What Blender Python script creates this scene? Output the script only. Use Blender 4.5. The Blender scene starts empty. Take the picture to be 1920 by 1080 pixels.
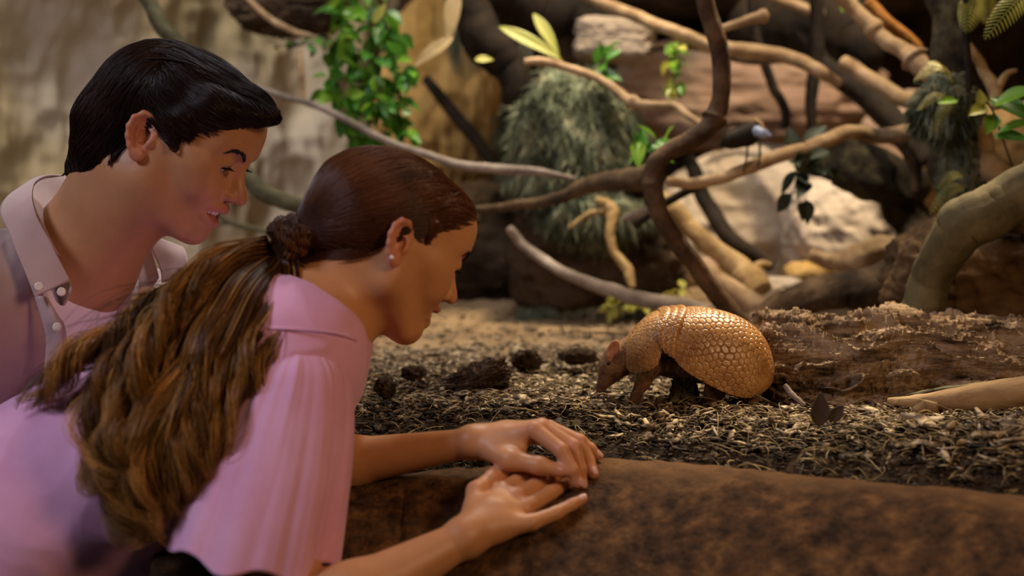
import bpy, math, os
import numpy as np
from mathutils import Vector, Matrix

# ------------------------------------------------------------------ camera, world, lights, exposure
SC = bpy.context.scene
COL = SC.collection
CAMZ = 1.206                       # the soil of the enclosure lies at z = 0.90
G = 0.90
PITCH = math.radians(4.14)
F = 2667.0
SP, CP = math.sin(PITCH), math.cos(PITCH)
cam_d = bpy.data.cameras.new('camera')
cam_d.lens = 50; cam_d.sensor_width = 36; cam_d.clip_start = .05; cam_d.clip_end = 60
cam = bpy.data.objects.new('camera', cam_d); COL.objects.link(cam)
cam.location = (0, 0, CAMZ)
cam.rotation_euler = (math.radians(90) - PITCH, 0, 0)
cam_d.dof.use_dof = True
cam_d.dof.focus_distance = 1.90
cam_d.dof.aperture_fstop = 2.5
SC.camera = cam
SC.view_settings.view_transform = 'Standard'
SC.view_settings.look = 'None'
SC.view_settings.gamma = 1
SC.view_settings.exposure = 0.20
SC.view_settings.use_curve_mapping = False

world = bpy.data.worlds.new('world'); SC.world = world
world.use_nodes = True
world.node_tree.nodes['Background'].inputs[0].default_value = (.40, .42, .55, 1)
world.node_tree.nodes['Background'].inputs[1].default_value = .006


def W(px, py, D):
    """The point seen at pixel (px, py) whose world y is D."""
    x = (px - 960) / F; u = (540 - py) / F
    dy = CP + u * SP; dz = -SP + u * CP
    k = D / dy
    return np.array([x * k, D, CAMZ + dz * k])


def aim(loc, target):
    return (Vector(target) - Vector(loc)).to_track_quat('-Z', 'Y').to_euler()


def spot(loc, target, power, color, size=.1, angle=40, blend=.5):
    l = bpy.data.lights.new('lamp', 'SPOT'); l.energy = power; l.color = color
    l.shadow_soft_size = size; l.spot_size = math.radians(angle); l.spot_blend = blend
    o = bpy.data.objects.new('lamp', l); COL.objects.link(o)
    o.location = loc; o.rotation_euler = aim(loc, target)
    return o


def area(loc, target, power, color, sx, sy):
    l = bpy.data.lights.new('soft_light', 'AREA'); l.energy = power; l.color = color
    l.shape = 'RECTANGLE'; l.size = sx; l.size_y = sy
    o = bpy.data.objects.new('soft_light', l); COL.objects.link(o)
    o.location = loc; o.rotation_euler = aim(loc, target)
    return o


WARM = (1, .72, .42); SUNNY = (1, .82, .58)
LIGHTS = [
    # enclosure heat lamps
    ('s', (.95, 2.95, 2.7), (.40, 2.14, .95), 270, (1, .77, .49), .03, 25, .6),      # key over the animal
    ('s', (.15, 2.9, 2.9), (.05, 2.75, .9), 135, SUNNY, .10, 40, .8),         # sandy ground
    ('s', (1.0, 2.5, 3.1), (.85, 3.55, 1.25), 230, SUNNY, .04, 32, .5),        # right back wall
    ('s', (-1.2, 2.5, 3.3), (-1.2, 3.9, 1.5), 215, (1, .90, .74), .3, 66, .9), # left wall
    ('s', (.25, 2.7, 3.1), (.16, 3.15, 1.55), 150, SUNNY, .05, 30, .7),        # moss and stones
    ('s', (.75, 2.62, 2.6), (.66, 2.98, .98), 75, SUNNY, .04, 27, .6),       # roots and fallen wood
    ('s', (.55, 2.75, 2.5), (.30, 1.62, .88), 36, WARM, .05, 44, .9),        # front edge of the enclosure
    ('s', (.15, 2.75, 2.25), (-.60, 1.95, 1.10), 46, (1, .95, .92), .06, 17, .7),  # spill onto the open collar
    # visitors' side: soft light
    ('a', (-1.6, .8, 2.3), (-.62, 1.62, .9), 16, (.86, .82, 1.0), .45, .45),
    ('a', (1.2, .3, 1.9), (-.2, 1.7, 1.0), 12, (1, .60, .32), .5, .5),  # added warm fill on the faces, standing in for enclosure light
    ('a', (-.1, 2.5, 2.6), (-.4, 1.8, 1.15), 12, (.95, .93, .92), .25, .25),
]
for L in LIGHTS:
    (spot if L[0] == 's' else area)(*L[1:])


# ------------------------------------------------------------------ tags, meshes, materials
def tag(o, label=None, cat=None, group=None, kind=None):
    if label: o['label'] = label
    if cat: o['category'] = cat
    if group: o['group'] = group
    if kind: o['kind'] = kind
    return o


def empty(name, loc, label, cat, group=None):
    o = bpy.data.objects.new(name, None); COL.objects.link(o)
    o.location = loc; o.empty_display_size = .05
    return tag(o, label, cat, group)


def mesh(name, V, Fc, mat=None, parent=None, smooth=True, attrs=None, cols=None):
    """V (n,3) world points, Fc (m,4) or (m,3) indices or a list of both kinds."""
    V = np.asarray(V, dtype=np.float32)
    me = bpy.data.meshes.new(name)
    if isinstance(Fc, np.ndarray) and Fc.ndim == 2:
        n, k = Fc.shape
        me.vertices.add(len(V)); me.loops.add(n * k); me.polygons.add(n)
        off = Vector((0, 0, 0))
        if parent is not None:
            V = V - np.array(parent_loc(parent), dtype=np.float32)
        me.vertices.foreach_set('co', V.ravel())
        me.loops.foreach_set('vertex_index', Fc.astype(np.int32).ravel())
        me.polygons.foreach_set('loop_start', np.arange(0, n * k, k, dtype=np.int32))
        me.update(calc_edges=True)
    else:
        if parent is not None:
            V = V - np.array(parent_loc(parent), dtype=np.float32)
        me.from_pydata([tuple(v) for v in V], [], [tuple(int(i) for i in f) for f in Fc])
    me.validate()
    if smooth:
        me.polygons.foreach_set('use_smooth', np.ones(len(me.polygons), dtype=bool))
    for an, av in (attrs or {}).items():
        at = me.attributes.new(an, 'FLOAT', 'POINT')
        at.data.foreach_set('value', np.asarray(av, dtype=np.float32))
    if mat: me.materials.append(mat)
    o = bpy.data.objects.new(name, me); COL.objects.link(o)
    if parent is not None: o.parent = parent
    return o


def parent_loc(p):
    v = Vector((0, 0, 0))
    while p is not None:
        v += p.location; p = p.parent
    return v


def material(name, base=(.5, .5, .5), rough=.6, spec=.4, base2=None, scale=8, detail=6, bump=0., bscale=30,
             stretch=(1, 1, 1), sss=0., sssr=(1, .3, .15), base3=None, attr=None, sheen=0., aniso=0., contrast=(.35, .65),
             metallic=0, attr_cols=None, coat=0, trans=0):
    """Procedural principled material: two or three colours mixed by noise, noise bump, optional attribute masks."""
    m = bpy.data.materials.new(name); m.use_nodes = True
    nt = m.node_tree; N = nt.nodes; Lk = nt.links
    b = N['Principled BSDF']
    b.inputs['Roughness'].default_value = rough
    b.inputs['Specular IOR Level'].default_value = spec
    b.inputs['Metallic'].default_value = metallic
    if aniso: b.inputs['Anisotropic'].default_value = aniso
    if coat: b.inputs['Coat Weight'].default_value = coat; b.inputs['Coat Roughness'].default_value = .3
    if trans: b.inputs['Transmission Weight'].default_value = trans
    if sss:
        b.inputs['Subsurface Weight'].default_value = sss
        b.inputs['Subsurface Radius'].default_value = sssr
        b.inputs['Subsurface Scale'].default_value = .006
    if sheen:
        b.inputs['Sheen Weight'].default_value = sheen
    tc = N.new('ShaderNodeTexCoord'); mp = N.new('ShaderNodeMapping')
    mp.inputs['Scale'].default_value = stretch
    Lk.new(tc.outputs['Object'], mp.inputs['Vector'])
    col = None
    if base2 is not None:
        nz = N.new('ShaderNodeTexNoise'); nz.inputs['Scale'].default_value = scale; nz.inputs['Detail'].default_value = detail
        nz.inputs['Roughness'].default_value = .62
        Lk.new(mp.outputs[0], nz.inputs['Vector'])
        cr = N.new('ShaderNodeValToRGB')
        cr.color_ramp.elements[0].position = contrast[0]; cr.color_ramp.elements[0].color = (*base, 1)
        cr.color_ramp.elements[1].position = contrast[1]; cr.color_ramp.elements[1].color = (*base2, 1)
        if base3 is not None:
            e = cr.color_ramp.elements.new((contrast[0] + contrast[1]) / 2); e.color = (*base3, 1)
        Lk.new(nz.outputs['Fac'], cr.inputs['Fac'])
        col = cr.outputs[0]
    for an, ac in (attr_cols or []):
        at = N.new('ShaderNodeAttribute'); at.attribute_name = an
        mx = N.new('ShaderNodeMix'); mx.data_type = 'RGBA'
        Lk.new(at.outputs['Fac'], mx.inputs['Factor'])
        if col is None: mx.inputs['A'].default_value = (*base, 1)
        else: Lk.new(col, mx.inputs['A'])
        mx.inputs['B'].default_value = (*ac, 1)
        col = mx.outputs['Result']
    if col is None: b.inputs['Base Color'].default_value = (*base, 1)
    else: Lk.new(col, b.inputs['Base Color'])
    if bump:
        n2 = N.new('ShaderNodeTexNoise'); n2.inputs['Scale'].default_value = bscale; n2.inputs['Detail'].default_value = 8
        n2.inputs['Roughness'].default_value = .65
        Lk.new(mp.outputs[0], n2.inputs['Vector'])
        bp = N.new('ShaderNodeBump'); bp.inputs['Strength'].default_value = min(1, bump); bp.inputs['Distance'].default_value = .02 * bump
        Lk.new(n2.outputs['Fac'], bp.inputs['Height']); Lk.new(bp.outputs[0], b.inputs['Normal'])
    return m


# ------------------------------------------------------------------ numpy noise
def _hash(i, j, k, seed):
    h = (i.astype(np.int64) * 374761393 + j.astype(np.int64) * 668265263 + k.astype(np.int64) * 2147483647 + seed * 974634777) & 0xffffffff
    h = ((h ^ (h >> 13)) * 1274126177) & 0xffffffff
    h = (h ^ (h >> 16)) & 0xffffffff
    return h.astype(np.float64) / 4294967295.0


def vnoise(P, seed=0):
    P = np.asarray(P, dtype=np.float64)
    I = np.floor(P).astype(np.int64); f = P - I; f = f * f * f * (f * (f * 6 - 15) + 10)
    r = 0
    for a in (0, 1):
        wa = f[:, 0] if a else 1 - f[:, 0]
        for b in (0, 1):
            wb = f[:, 1] if b else 1 - f[:, 1]
            for c in (0, 1):
                wc = f[:, 2] if c else 1 - f[:, 2]
                r = r + wa * wb * wc * _hash(I[:, 0] + a, I[:, 1] + b, I[:, 2] + c, seed)
    return r * 2 - 1


def fbm(P, octaves=4, seed=0, gain=.5, ridged=False):
    P = np.asarray(P, dtype=np.float64)
    if P.shape[1] == 2: P = np.c_[P, np.zeros(len(P))]
    r = np.zeros(len(P)); a = 1.; t = 0
    for o in range(octaves):
        n = vnoise(P * 2 ** o + o * 17.3, seed + o)
        if ridged: n = 1 - 2 * np.abs(n)
        r += a * n; t += a; a *= gain
    return r / t


def sstep(a, b, x):
    t = np.clip((x - a) / (b - a), 0, 1); return t * t * (3 - 2 * t)


def rotm(ax, deg):
    return np.array(Matrix.Rotation(math.radians(deg), 3, ax))


def unit(v):
    v = np.asarray(v, float); return v / (np.linalg.norm(v, axis=-1, keepdims=True) + 1e-12)


# ------------------------------------------------------------------ signed distance modelling
class SDF:
    """A list of primitives blended smoothly, meshed with surface nets on a sparse grid."""
    def __init__(self): self.p = []; self.fr = (np.eye(3), np.zeros(3), 1.)

    def frame(self, R=None, t=(0, 0, 0), s=1.):
        self.fr = (np.eye(3) if R is None else np.asarray(R), np.asarray(t, float), s); return self

    def _add(self, kind, par, c, rad, k, op):
        R, t, s = self.fr
        cw = R @ np.asarray(c, float) * s + t
        self.p.append(dict(kind=kind, par=par, R=R, t=t, s=s, c=cw, rad=rad * s, k=k * s, op=op))

    def ell(self, c, r, k=10, op='u', rot=None):
        r = np.asarray(r, float)
        self._add('e', (np.asarray(c, float), r, None if rot is None else np.asarray(rot)), c, r.max(), k, op); return self

    def cone(self, a, b, ra, rb, k=10, op='u'):
        a = np.asarray(a, float); b = np.asarray(b, float)
        self._add('c', (a, b, ra, rb), (a + b) / 2, np.linalg.norm(b - a) / 2 + max(ra, rb), k, op); return self

    def chain(self, pts, rs, k=10, op='u'):
        for i in range(len(pts) - 1): self.cone(pts[i], pts[i + 1], rs[i], rs[i + 1], k, op)
        return self

    def box(self, c, h, r, k=10, op='u', rot=None):
        h = np.asarray(h, float)
        self._add('b', (np.asarray(c, float), h, r, None if rot is None else np.asarray(rot)), c, np.linalg.norm(h) + r, k, op); return self

    def _d(self, q, P):
        L = ((P - q['t']) / q['s']) @ q['R']
        par = q['par']
        if q['kind'] == 'e':
            X = L - par[0]
            if par[2] is not None: X = X @ par[2]
            r = par[1]
            k0 = np.sqrt(((X / r) ** 2).sum(1)); k1 = np.sqrt(((X / (r * r)) ** 2).sum(1)) + 1e-9
            d = k0 * (k0 - 1) / k1
            d = np.maximum(np.where(k0 < .05, -r.min(), d), np.sqrt((X * X).sum(1)) - r.max())
        elif q['kind'] == 'c':
            a, b, ra, rb = par
            ba = b - a; X = L - a
            h = np.clip(X @ ba / (ba @ ba + 1e-12), 0, 1)
            d = np.linalg.norm(X - h[:, None] * ba, axis=1) - (ra + (rb - ra) * h)
        else:
            X = L - par[0]
            if par[3] is not None: X = X @ par[3]
            Q = np.abs(X) - par[1]
            d = np.linalg.norm(np.maximum(Q, 0), axis=1) + np.minimum(Q.max(1), 0) - par[2]
        return d * q['s']

    def ev(self, P, act=None, off=0.):
        d = np.full(len(P), 10.)
        for q in (self.p if act is None else act):
            e = self._d(q, P); k = q['k']
            if q['op'] == 'u':
                if k > 0:
                    h = np.maximum(k - np.abs(d - e), 0) / k
                    d = np.minimum(d, e) - h * h * k * .25
                else: d = np.minimum(d, e)
            elif q['op'] == 's':
                e = -e
                if k > 0:
                    h = np.maximum(k - np.abs(d - e), 0) / k
                    d = np.maximum(d, e) + h * h * k * .25
                else: d = np.maximum(d, e)
            elif q['op'] == 'i':
                h = np.maximum(k - np.abs(d - e), 0) / max(k, 1e-9)
                d = np.maximum(d, e) + h * h * k * .25
        return d - off

    def grad(self, P, off=0., e=.0006):
        g = np.empty((len(P), 3))
        for a in range(3):
            s = np.zeros(3); s[a] = e
            g[:, a] = self.ev(P + s) - self.ev(P - s)
        return unit(g)

    def project(self, P, off=0., it=3):
        P = np.array(P, float)
        for _ in range(it):
            P -= self.grad(P) * np.clip(self.ev(P) - off, -.02, .02)[:, None]
        return P

    def bounds(self):
        lo = np.min([q['c'] - q['rad'] for q in self.p if q['op'] == 'u'], 0); hi = np.max([q['c'] + q['rad'] for q in self.p if q['op'] == 'u'], 0)
        return lo, hi

    def mesh(self, h=.0015, off=0., n=12, clip=None, fine=None):
        lo, hi = self.bounds(); lo = lo - .01 - off; hi = hi + .01 + off
        if clip is not None: lo = np.maximum(lo, clip[0]); hi = np.minimum(hi, clip[1])
        nb = np.ceil((hi - lo) / (h * n)).astype(int)
        bi = np.stack(np.meshgrid(*[np.arange(x) for x in nb], indexing='ij'), -1).reshape(-1, 3)
        R = h * n * math.sqrt(3) / 2
        cen = lo + (bi + .5) * h * n
        dc = self.ev(cen, off=off)
        keep = np.abs(dc) < R * 2.4 + .01
        bi = bi[keep]; cen = cen[keep]
        loc = np.stack(np.meshgrid(*[np.arange(n + 1)] * 3, indexing='ij'), -1).reshape(-1, 3)
        NX = int(nb.max() * n + 4)
        key = lambda c: (c[:, 0].astype(np.int64) * NX + c[:, 1]) * NX + c[:, 2]
        PC = np.array([q['c'] for q in self.p]); PR = np.array([q['rad'] for q in self.p]); PK = np.array([q['k'] for q in self.p])
        cells = []; verts = []; edges = []
        co = np.array([[a, b, c] for a in (0, 1) for b in (0, 1) for c in (0, 1)])
        epairs = [(i, j) for i in range(8) for j in range(i + 1, 8) if abs(co[i] - co[j]).sum() == 1]
        for b, c in zip(bi, cen):
            dist = np.linalg.norm(PC - c, axis=1) - PR - R
            near = dist < PK + .012 + abs(off)
            if not near.any(): continue
            km = PK[near].max() + .004 + abs(off)
            for _ in (0, 1): km = max(km, PK[dist < km].max(initial=0) + .004 + abs(off))
            act = [q for q, dd in zip(self.p, dist) if dd < km]
            if not act: continue
            gi = b * n + loc
            v = self.ev(lo + gi * h, act, off).reshape(n + 1, n + 1, n + 1)
            s = v < 0
            if s.all() or not s.any(): continue
            sm = s.astype(np.int8)
            cnt = sum(sm[a:n + a, bb:n + bb, cc:n + cc] for a, bb, cc in co)
            ac = np.argwhere((cnt > 0) & (cnt < 8))
            cv = np.stack([v[ac[:, 0] + o[0], ac[:, 1] + o[1], ac[:, 2] + o[2]] for o in co], 1)
            acc = np.zeros((len(ac), 3)); num = np.zeros(len(ac))
            for i, j in epairs:
                x = (cv[:, i] < 0) != (cv[:, j] < 0)
                den = cv[:, i] - cv[:, j]; den = np.where(np.abs(den) < 1e-12, 1e-12, den)
                t = (cv[:, i] / den)[:, None]
                acc += np.where(x[:, None], co[i] + (co[j] - co[i]) * t, 0); num += x
            verts.append(lo + (b * n + ac + acc / np.maximum(num, 1)[:, None]) * h)
            cells.append(b * n + ac)
            for a in range(3):
                sl0 = [slice(0, n)] * 3; sl1 = list(sl0); sl1[a] = slice(1, n + 1)
                A = s[tuple(sl0)]; B = s[tuple(sl1)]
                e = np.argwhere(A != B)
                if len(e): edges.append(np.c_[b * n + e, np.full(len(e), a), A[e[:, 0], e[:, 1], e[:, 2]].astype(int)])
        cells = np.concatenate(cells); verts = np.concatenate(verts); edges = np.concatenate(edges)
        K = key(cells); K, ix = np.unique(K, return_index=True); verts = verts[ix]
        quads = []
        for a in range(3):
            e = edges[edges[:, 3] == a]
            b1, b2 = [x for x in range(3) if x != a]
            u = np.zeros(3, int); u[b1] = 1; w = np.zeros(3, int); w[b2] = 1
            base = e[:, :3]
            q = np.stack([key(base), key(base - u), key(base - u - w), key(base - w)], 1)
            idx = np.searchsorted(K, q); idx = np.clip(idx, 0, len(K) - 1)
            ok = (K[idx] == q).all(1)
            idx = idx[ok]; sg = e[ok, 4]
            flip = (sg == 1) if a != 1 else (sg == 0)
            idx[~flip] = idx[~flip][:, ::-1]
            quads.append(idx)
        Q = np.concatenate(quads)
        return verts, Q


def largest(V, Q):
    """Keeps the biggest connected piece."""
    L = np.arange(len(V)); E = np.concatenate([Q[:, [0, 1]], Q[:, [1, 2]], Q[:, [2, 3]], Q[:, [3, 0]]])
    for _ in range(400):
        o = L.copy()
        m = np.minimum(L[E[:, 0]], L[E[:, 1]])
        np.minimum.at(L, E[:, 0], m); np.minimum.at(L, E[:, 1], m); L = L[L]
        if (o == L).all(): break
    u, c = np.unique(L[Q[:, 0]], return_counts=True)
    k = L == u[c.argmax()]; Q = Q[k[Q[:, 0]]]; ix = np.cumsum(k) - 1
    return V[k], ix[Q]


def relax(V, Q, it=1, lam=.5):
    E = np.concatenate([Q[:, [0, 1]], Q[:, [1, 2]], Q[:, [2, 3]], Q[:, [3, 0]]])
    for _ in range(it):
        acc = np.zeros_like(V); c = np.zeros(len(V))
        for a, b in ((0, 1), (1, 0)):
            for ax in range(3): acc[:, ax] += np.bincount(E[:, a], V[E[:, b], ax], len(V))
            c += np.bincount(E[:, a], minlength=len(V))
        V = V + (acc / np.maximum(c, 1)[:, None] - V) * lam
    return V


def vnormals(V, Q):
    n = np.cross(V[Q[:, 2]] - V[Q[:, 0]], V[Q[:, 3 if Q.shape[1] == 4 else 1]] - V[Q[:, 1 if Q.shape[1] == 4 else 0]])
    N = np.zeros_like(V)
    for k in range(Q.shape[1]):
        for ax in range(3): N[:, ax] += np.bincount(Q[:, k], n[:, ax], len(V))
    return unit(N)


# ------------------------------------------------------------------ curves, tubes, grids, strands
def spline(P, n):
    """Catmull-Rom through P (k,d) resampled to n points."""
    P = np.asarray(P, float)
    if len(P) == 2: return P[0] + (P[1] - P[0]) * np.linspace(0, 1, n)[:, None]
    Q = np.vstack([2 * P[0] - P[1], P, 2 * P[-1] - P[-2]])
    t = np.linspace(0, len(P) - 1 - 1e-9, n); i = t.astype(int); f = (t - i)[:, None]
    a, b, c, d = Q[i], Q[i + 1], Q[i + 2], Q[i + 3]
    return .5 * (2 * b + (c - a) * f + (2 * a - 5 * b + 4 * c - d) * f ** 2 + (3 * b - a - 3 * c + d) * f ** 3)


def grid_faces(nu, nv, wrap=False):
    i, j = np.meshgrid(np.arange(nu - 1), np.arange(nv if wrap else nv - 1), indexing='ij')
    i = i.ravel(); j = j.ravel(); j2 = (j + 1) % nv
    return np.stack([i * nv + j, i * nv + j2, (i + 1) * nv + j2, (i + 1) * nv + j], 1)


def frames(C):
    T = unit(np.gradient(C, axis=0))
    ref = np.array([0, 0, 1.]) if abs(T[0, 2]) < .9 else np.array([0, 1., 0])
    n = unit(np.cross(T[0], ref)); Nn = [n]
    for i in range(1, len(C)):
        n = n - T[i] * (n @ T[i]); n = unit(n); Nn.append(n)
    Nn = np.array(Nn); return T, Nn, np.cross(T, Nn)


def tube(C, r, sides=12, rough=0., rs=20., seed=0, cap=True, flat=1., groove=0.):
    """Tube round the centre line C with radii r; returns V, F."""
    C = np.asarray(C, float); n = len(C); r = np.broadcast_to(np.asarray(r, float), (n,))
    T, A, B = frames(C)
    th = np.linspace(0, 2 * math.pi, sides, endpoint=False)
    d = np.cos(th)[None, :, None] * A[:, None] + np.sin(th)[None, :, None] * B[:, None] * flat
    rr = np.repeat(r[:, None], sides, 1)
    if rough:
        P = (C[:, None] + d * rr[..., None]).reshape(-1, 3)
        rr = rr * (1 + rough * fbm(P * rs, 3, seed).reshape(n, sides))
    if groove:
        s = np.cumsum(np.r_[0, np.linalg.norm(np.diff(C, axis=0), axis=1)])
        Q = np.stack([np.repeat(s[:, None], sides, 1) * 6, np.repeat(np.cos(th)[None], n, 0) * 3, np.repeat(np.sin(th)[None], n, 0) * 3], -1).reshape(-1, 3)
        rr = rr * (1 + groove * fbm(Q, 4, seed + 5, ridged=True).reshape(n, sides))
    V = (C[:, None] + d * rr[..., None]).reshape(-1, 3)
    Fc = grid_faces(n, sides, True)
    if cap:
        V = np.vstack([V, C[0] - T[0] * r[0] * .3, C[-1] + T[-1] * r[-1] * .3])
        j = np.arange(sides); j2 = (j + 1) % sides; a = n * sides; b = a + 1
        Fc = np.vstack([Fc, np.stack([np.full(sides, a), j2, j, np.full(sides, a)], 1), np.stack([np.full(sides, b), (n - 1) * sides + j, (n - 1) * sides + j2, np.full(sides, b)], 1)])
    return V, Fc


def join(parts):
    Vs = []; Fs = []; o = 0
    for V, Fq in parts:
        Vs.append(V); Fs.append(Fq + o); o += len(V)
    return np.vstack(Vs), np.vstack(Fs)


def tubemesh(name, V, Fq, mat, parent=None, **kw):
    """Quads whose first and last index agree are cap triangles."""
    tri = Fq[:, 0] == Fq[:, 3]
    if tri.any():
        k = Fq[~tri]
        # keep caps as quads made of a doubled centre: turn into real triangles by splitting all
        T = np.vstack([k[:, [0, 1, 2]], k[:, [0, 2, 3]], Fq[tri][:, :3]])
        return mesh(name, V, T, mat, parent, **kw)
    return mesh(name, V, Fq, mat, parent, **kw)


def strands_mesh(S, r, sides=3):
    """S (m, n, 3) strand points, r radius at root (m,) -> one mesh of thin tapering tubes."""
    m, n, _ = S.shape
    T = unit(np.gradient(S, axis=1))
    ref = np.array([.31, .2, .93]); A = unit(np.cross(T, ref)); B = np.cross(T, A)
    taper = np.r_[np.linspace(.75, 1, max(2, n // 4)), np.linspace(1, .22, n - max(2, n // 4))]
    rr = np.asarray(r)[:, None] * taper[None]
    th = np.linspace(0, 2 * math.pi, sides, endpoint=False)
    V = S[:, :, None] + (np.cos(th)[None, None, :, None] * A[:, :, None] + np.sin(th)[None, None, :, None] * B[:, :, None]) * rr[:, :, None, None]
    f = grid_faces(n, sides, True)
    Fq = (f[None] + (np.arange(m) * n * sides)[:, None, None]).reshape(-1, 4)
    return V.reshape(-1, 3), Fq
# ------------------------------------------------------------------ people
M_SKIN = material('skin', (.55, .265, .115), .46, .4, base2=(.61, .30, .135), scale=30, bump=.02, bscale=900, sss=.12,
                  attr_cols=[('blush', (.62, .24, .16)), ('lip', (.50, .18, .13)), ('dark', (.05, .02, .015))])
M_SKIN_M = material('skin_m', (.42, .205, .09), .46, .4, base2=(.47, .235, .11), scale=30, bump=.02, bscale=900, sss=.12,
                    attr_cols=[('blush', (.52, .20, .12)), ('lip', (.46, .17, .12)), ('dark', (.05, .02, .015))])
M_EYE = material('eye', (.75, .7, .66), .15, .6, attr_cols=[('iris', (.07, .04, .02))])
M_TEETH = material('teeth', (.8, .74, .64), .25, .5)
M_LASH = material('lash', (.012, .008, .006), .5, .3)


def head_prims(S, R, t, s, who):
    """Adds a head to S. Head space in mm: x forward, y left, z up, origin between the ears."""
    S.frame(R, t, s)
    man = who == 'man'
    S.ell((-6, 0, 30), (92, 72, 67), 4)                       # braincase
    S.ell((-30, 0, 12), (66, 62, 66), 20)                     # occiput
    S.ell((34, 0, 28), (59, 64, 56), 20)                      # forehead block
    S.ell((36, 0, -25), (50, 57, 62), 22)                     # face mass
    S.ell((62, 0, -50), (36, 38, 44), 18)                     # muzzle
    for y in (-1, 1):
        S.ell((50, y * 44, -12), (30, 22, 24), 22)            # cheek bone
        S.ell((64, y * 33, -34), (24, 22, 22), 18)            # smiling cheek
        S.cone((10, y * 50, -52), (70, y * 17, -97), 15 if man else 13, 12, 24)   # jaw
        S.cone((6, y * 55, -15), (12, y * 50, -58), 14, 14, 22)
        S.cone((84, y * 12, 22), (68, y * 44, 24), 10, 8, 16)  # brow
    S.ell((80, 0, -90), (15, 17, 15), 18)                     # chin
    S.cone((50, 0, -88), (78, 0, -98), 14, 9, 22)
    S.ell((56, 0, 44), (38, 50, 38), 24)                      # forehead
    # eye sockets
    for y in (-1, 1):
        S.ell((95, y * 33, 4), (17, 19, 13), 12, 's')
    # nose
    S.cone((84, 0, 14), (105, 0, -22), 6.5, 7.5, 12)
    S.cone((101, 0, -20), (111.5, 0, -30), 7, 8.4, 8)
    for y in (-1, 1):
        S.ell((97, y * 11.5, -32), (11, 6.2, 7.2), 7)
        S.cone((101, y * 3, -38), (92, y * 2, -42), 3, 3, 6)
        S.ell((102, y * 6.6, -40.5), (6.4, 3.0, 3.2), 3, 's')
    # eyelids over the eyeball
    for y in (-1, 1):
        S.ell((77, y * 32, 4), (14.2, 15.5, 13.2), 7)
        S.ell((90, y * 32, -1.5 if man else -3), (10, 11.5, 5.4 if man else 2.4), 2.0, 's', rot=rotm('Y', 12))
    # mouth
    up = [(76, -28, -53), (89, -19, -54), (98.5, -7, -52.5), (100, 0, -53.5), (98.5, 7, -52.5), (89, 19, -55), (76, 28, -54)]
    lo = [(75, -27, -57), (86, -18, -67), (93.5, -7, -74), (95, 0, -75), (93.5, 7, -74), (86, 18, -67), (75, 27, -57)]
    gap = [(76, -25, -56), (88, -17, -60.5), (98, -6, -63), (100, 0, -63.5), (98, 6, -63), (88, 17, -60.5), (76, 25, -56)]
    S.chain(up, [2.0, 3.3, 4.0, 3.8, 4.0, 3.3, 2.0], 7)
    S.chain(lo, [2.0, 3.8, 4.7, 4.9, 4.7, 3.8, 2.0], 7)
    S.chain(gap, [1.8, 4.4, 5.4, 5.6, 5.4, 4.4, 1.8], 3, 's')
    for y in (-1, 1):
        S.ell((71, y * 31, -55), (7, 5, 8), 8)                # smile fold bulge
    # ears
    for y in (-1, 1):
        tl = rotm('Y', -12)
        def E(x, z, o): return np.array([-6, 0, -8.]) + tl @ np.array([x * .93, 0, z * .9]) + np.array([0, y * (66 + o), 0])
        fl = lambda x: 9 - x * .42
        hel = [(8, -4), (11, 6), (9, 17), (0, 25), (-11, 25), (-20, 16), (-23, 3), (-21, -10), (-16, -21), (-9, -29)]
        S.ell(E(-6, 0, 8), (17, 4.2, 27), 4, rot=rotm('Y', -12) @ rotm('Z', -y * 24))
        S.ell(E(-3, 0, -1), (12, 8, 22), 9)
        S.ell(E(-4, -4, 16 + 0), (12.5, 12, 20.5), 4, 's', rot=rotm('Y', -12) @ rotm('Z', -y * 24))
        S.chain([E(x, z, fl(x)) for x, z in hel], [2.2, 2.6, 3.1, 3.3, 3.3, 3.3, 3.3, 3.2, 3.4, 4.0], 3)
        S.ell(E(-5, -31, 11), (8.5, 4, 8), 5)
        ant = [(1, 15), (-8, 14), (-14, 6), (-14, -6), (-9, -17), (-1, -19)]
        S.chain([E(x, z, fl(x) - 4.5) for x, z in ant], [1.6, 2.2, 2.7, 3.0, 2.8, 2.2], 3)
        S.chain([E(-12, 3, 8), E(0, 3, 7), E(6, -3, 6)], [1.6, 2.4, 2.2], 3)      # crus
        S.ell(E(5, -11, 7.5), (4.5, 4, 6), 4)                                      # tragus
        S.ell(E(-4, -6, 7.5), (6.5, 6, 10), 3, 's', rot=rotm('Y', 10)); S.ell(E(-1, 13, 9), (6, 4, 4), 3, 's')                                 # canal


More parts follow.
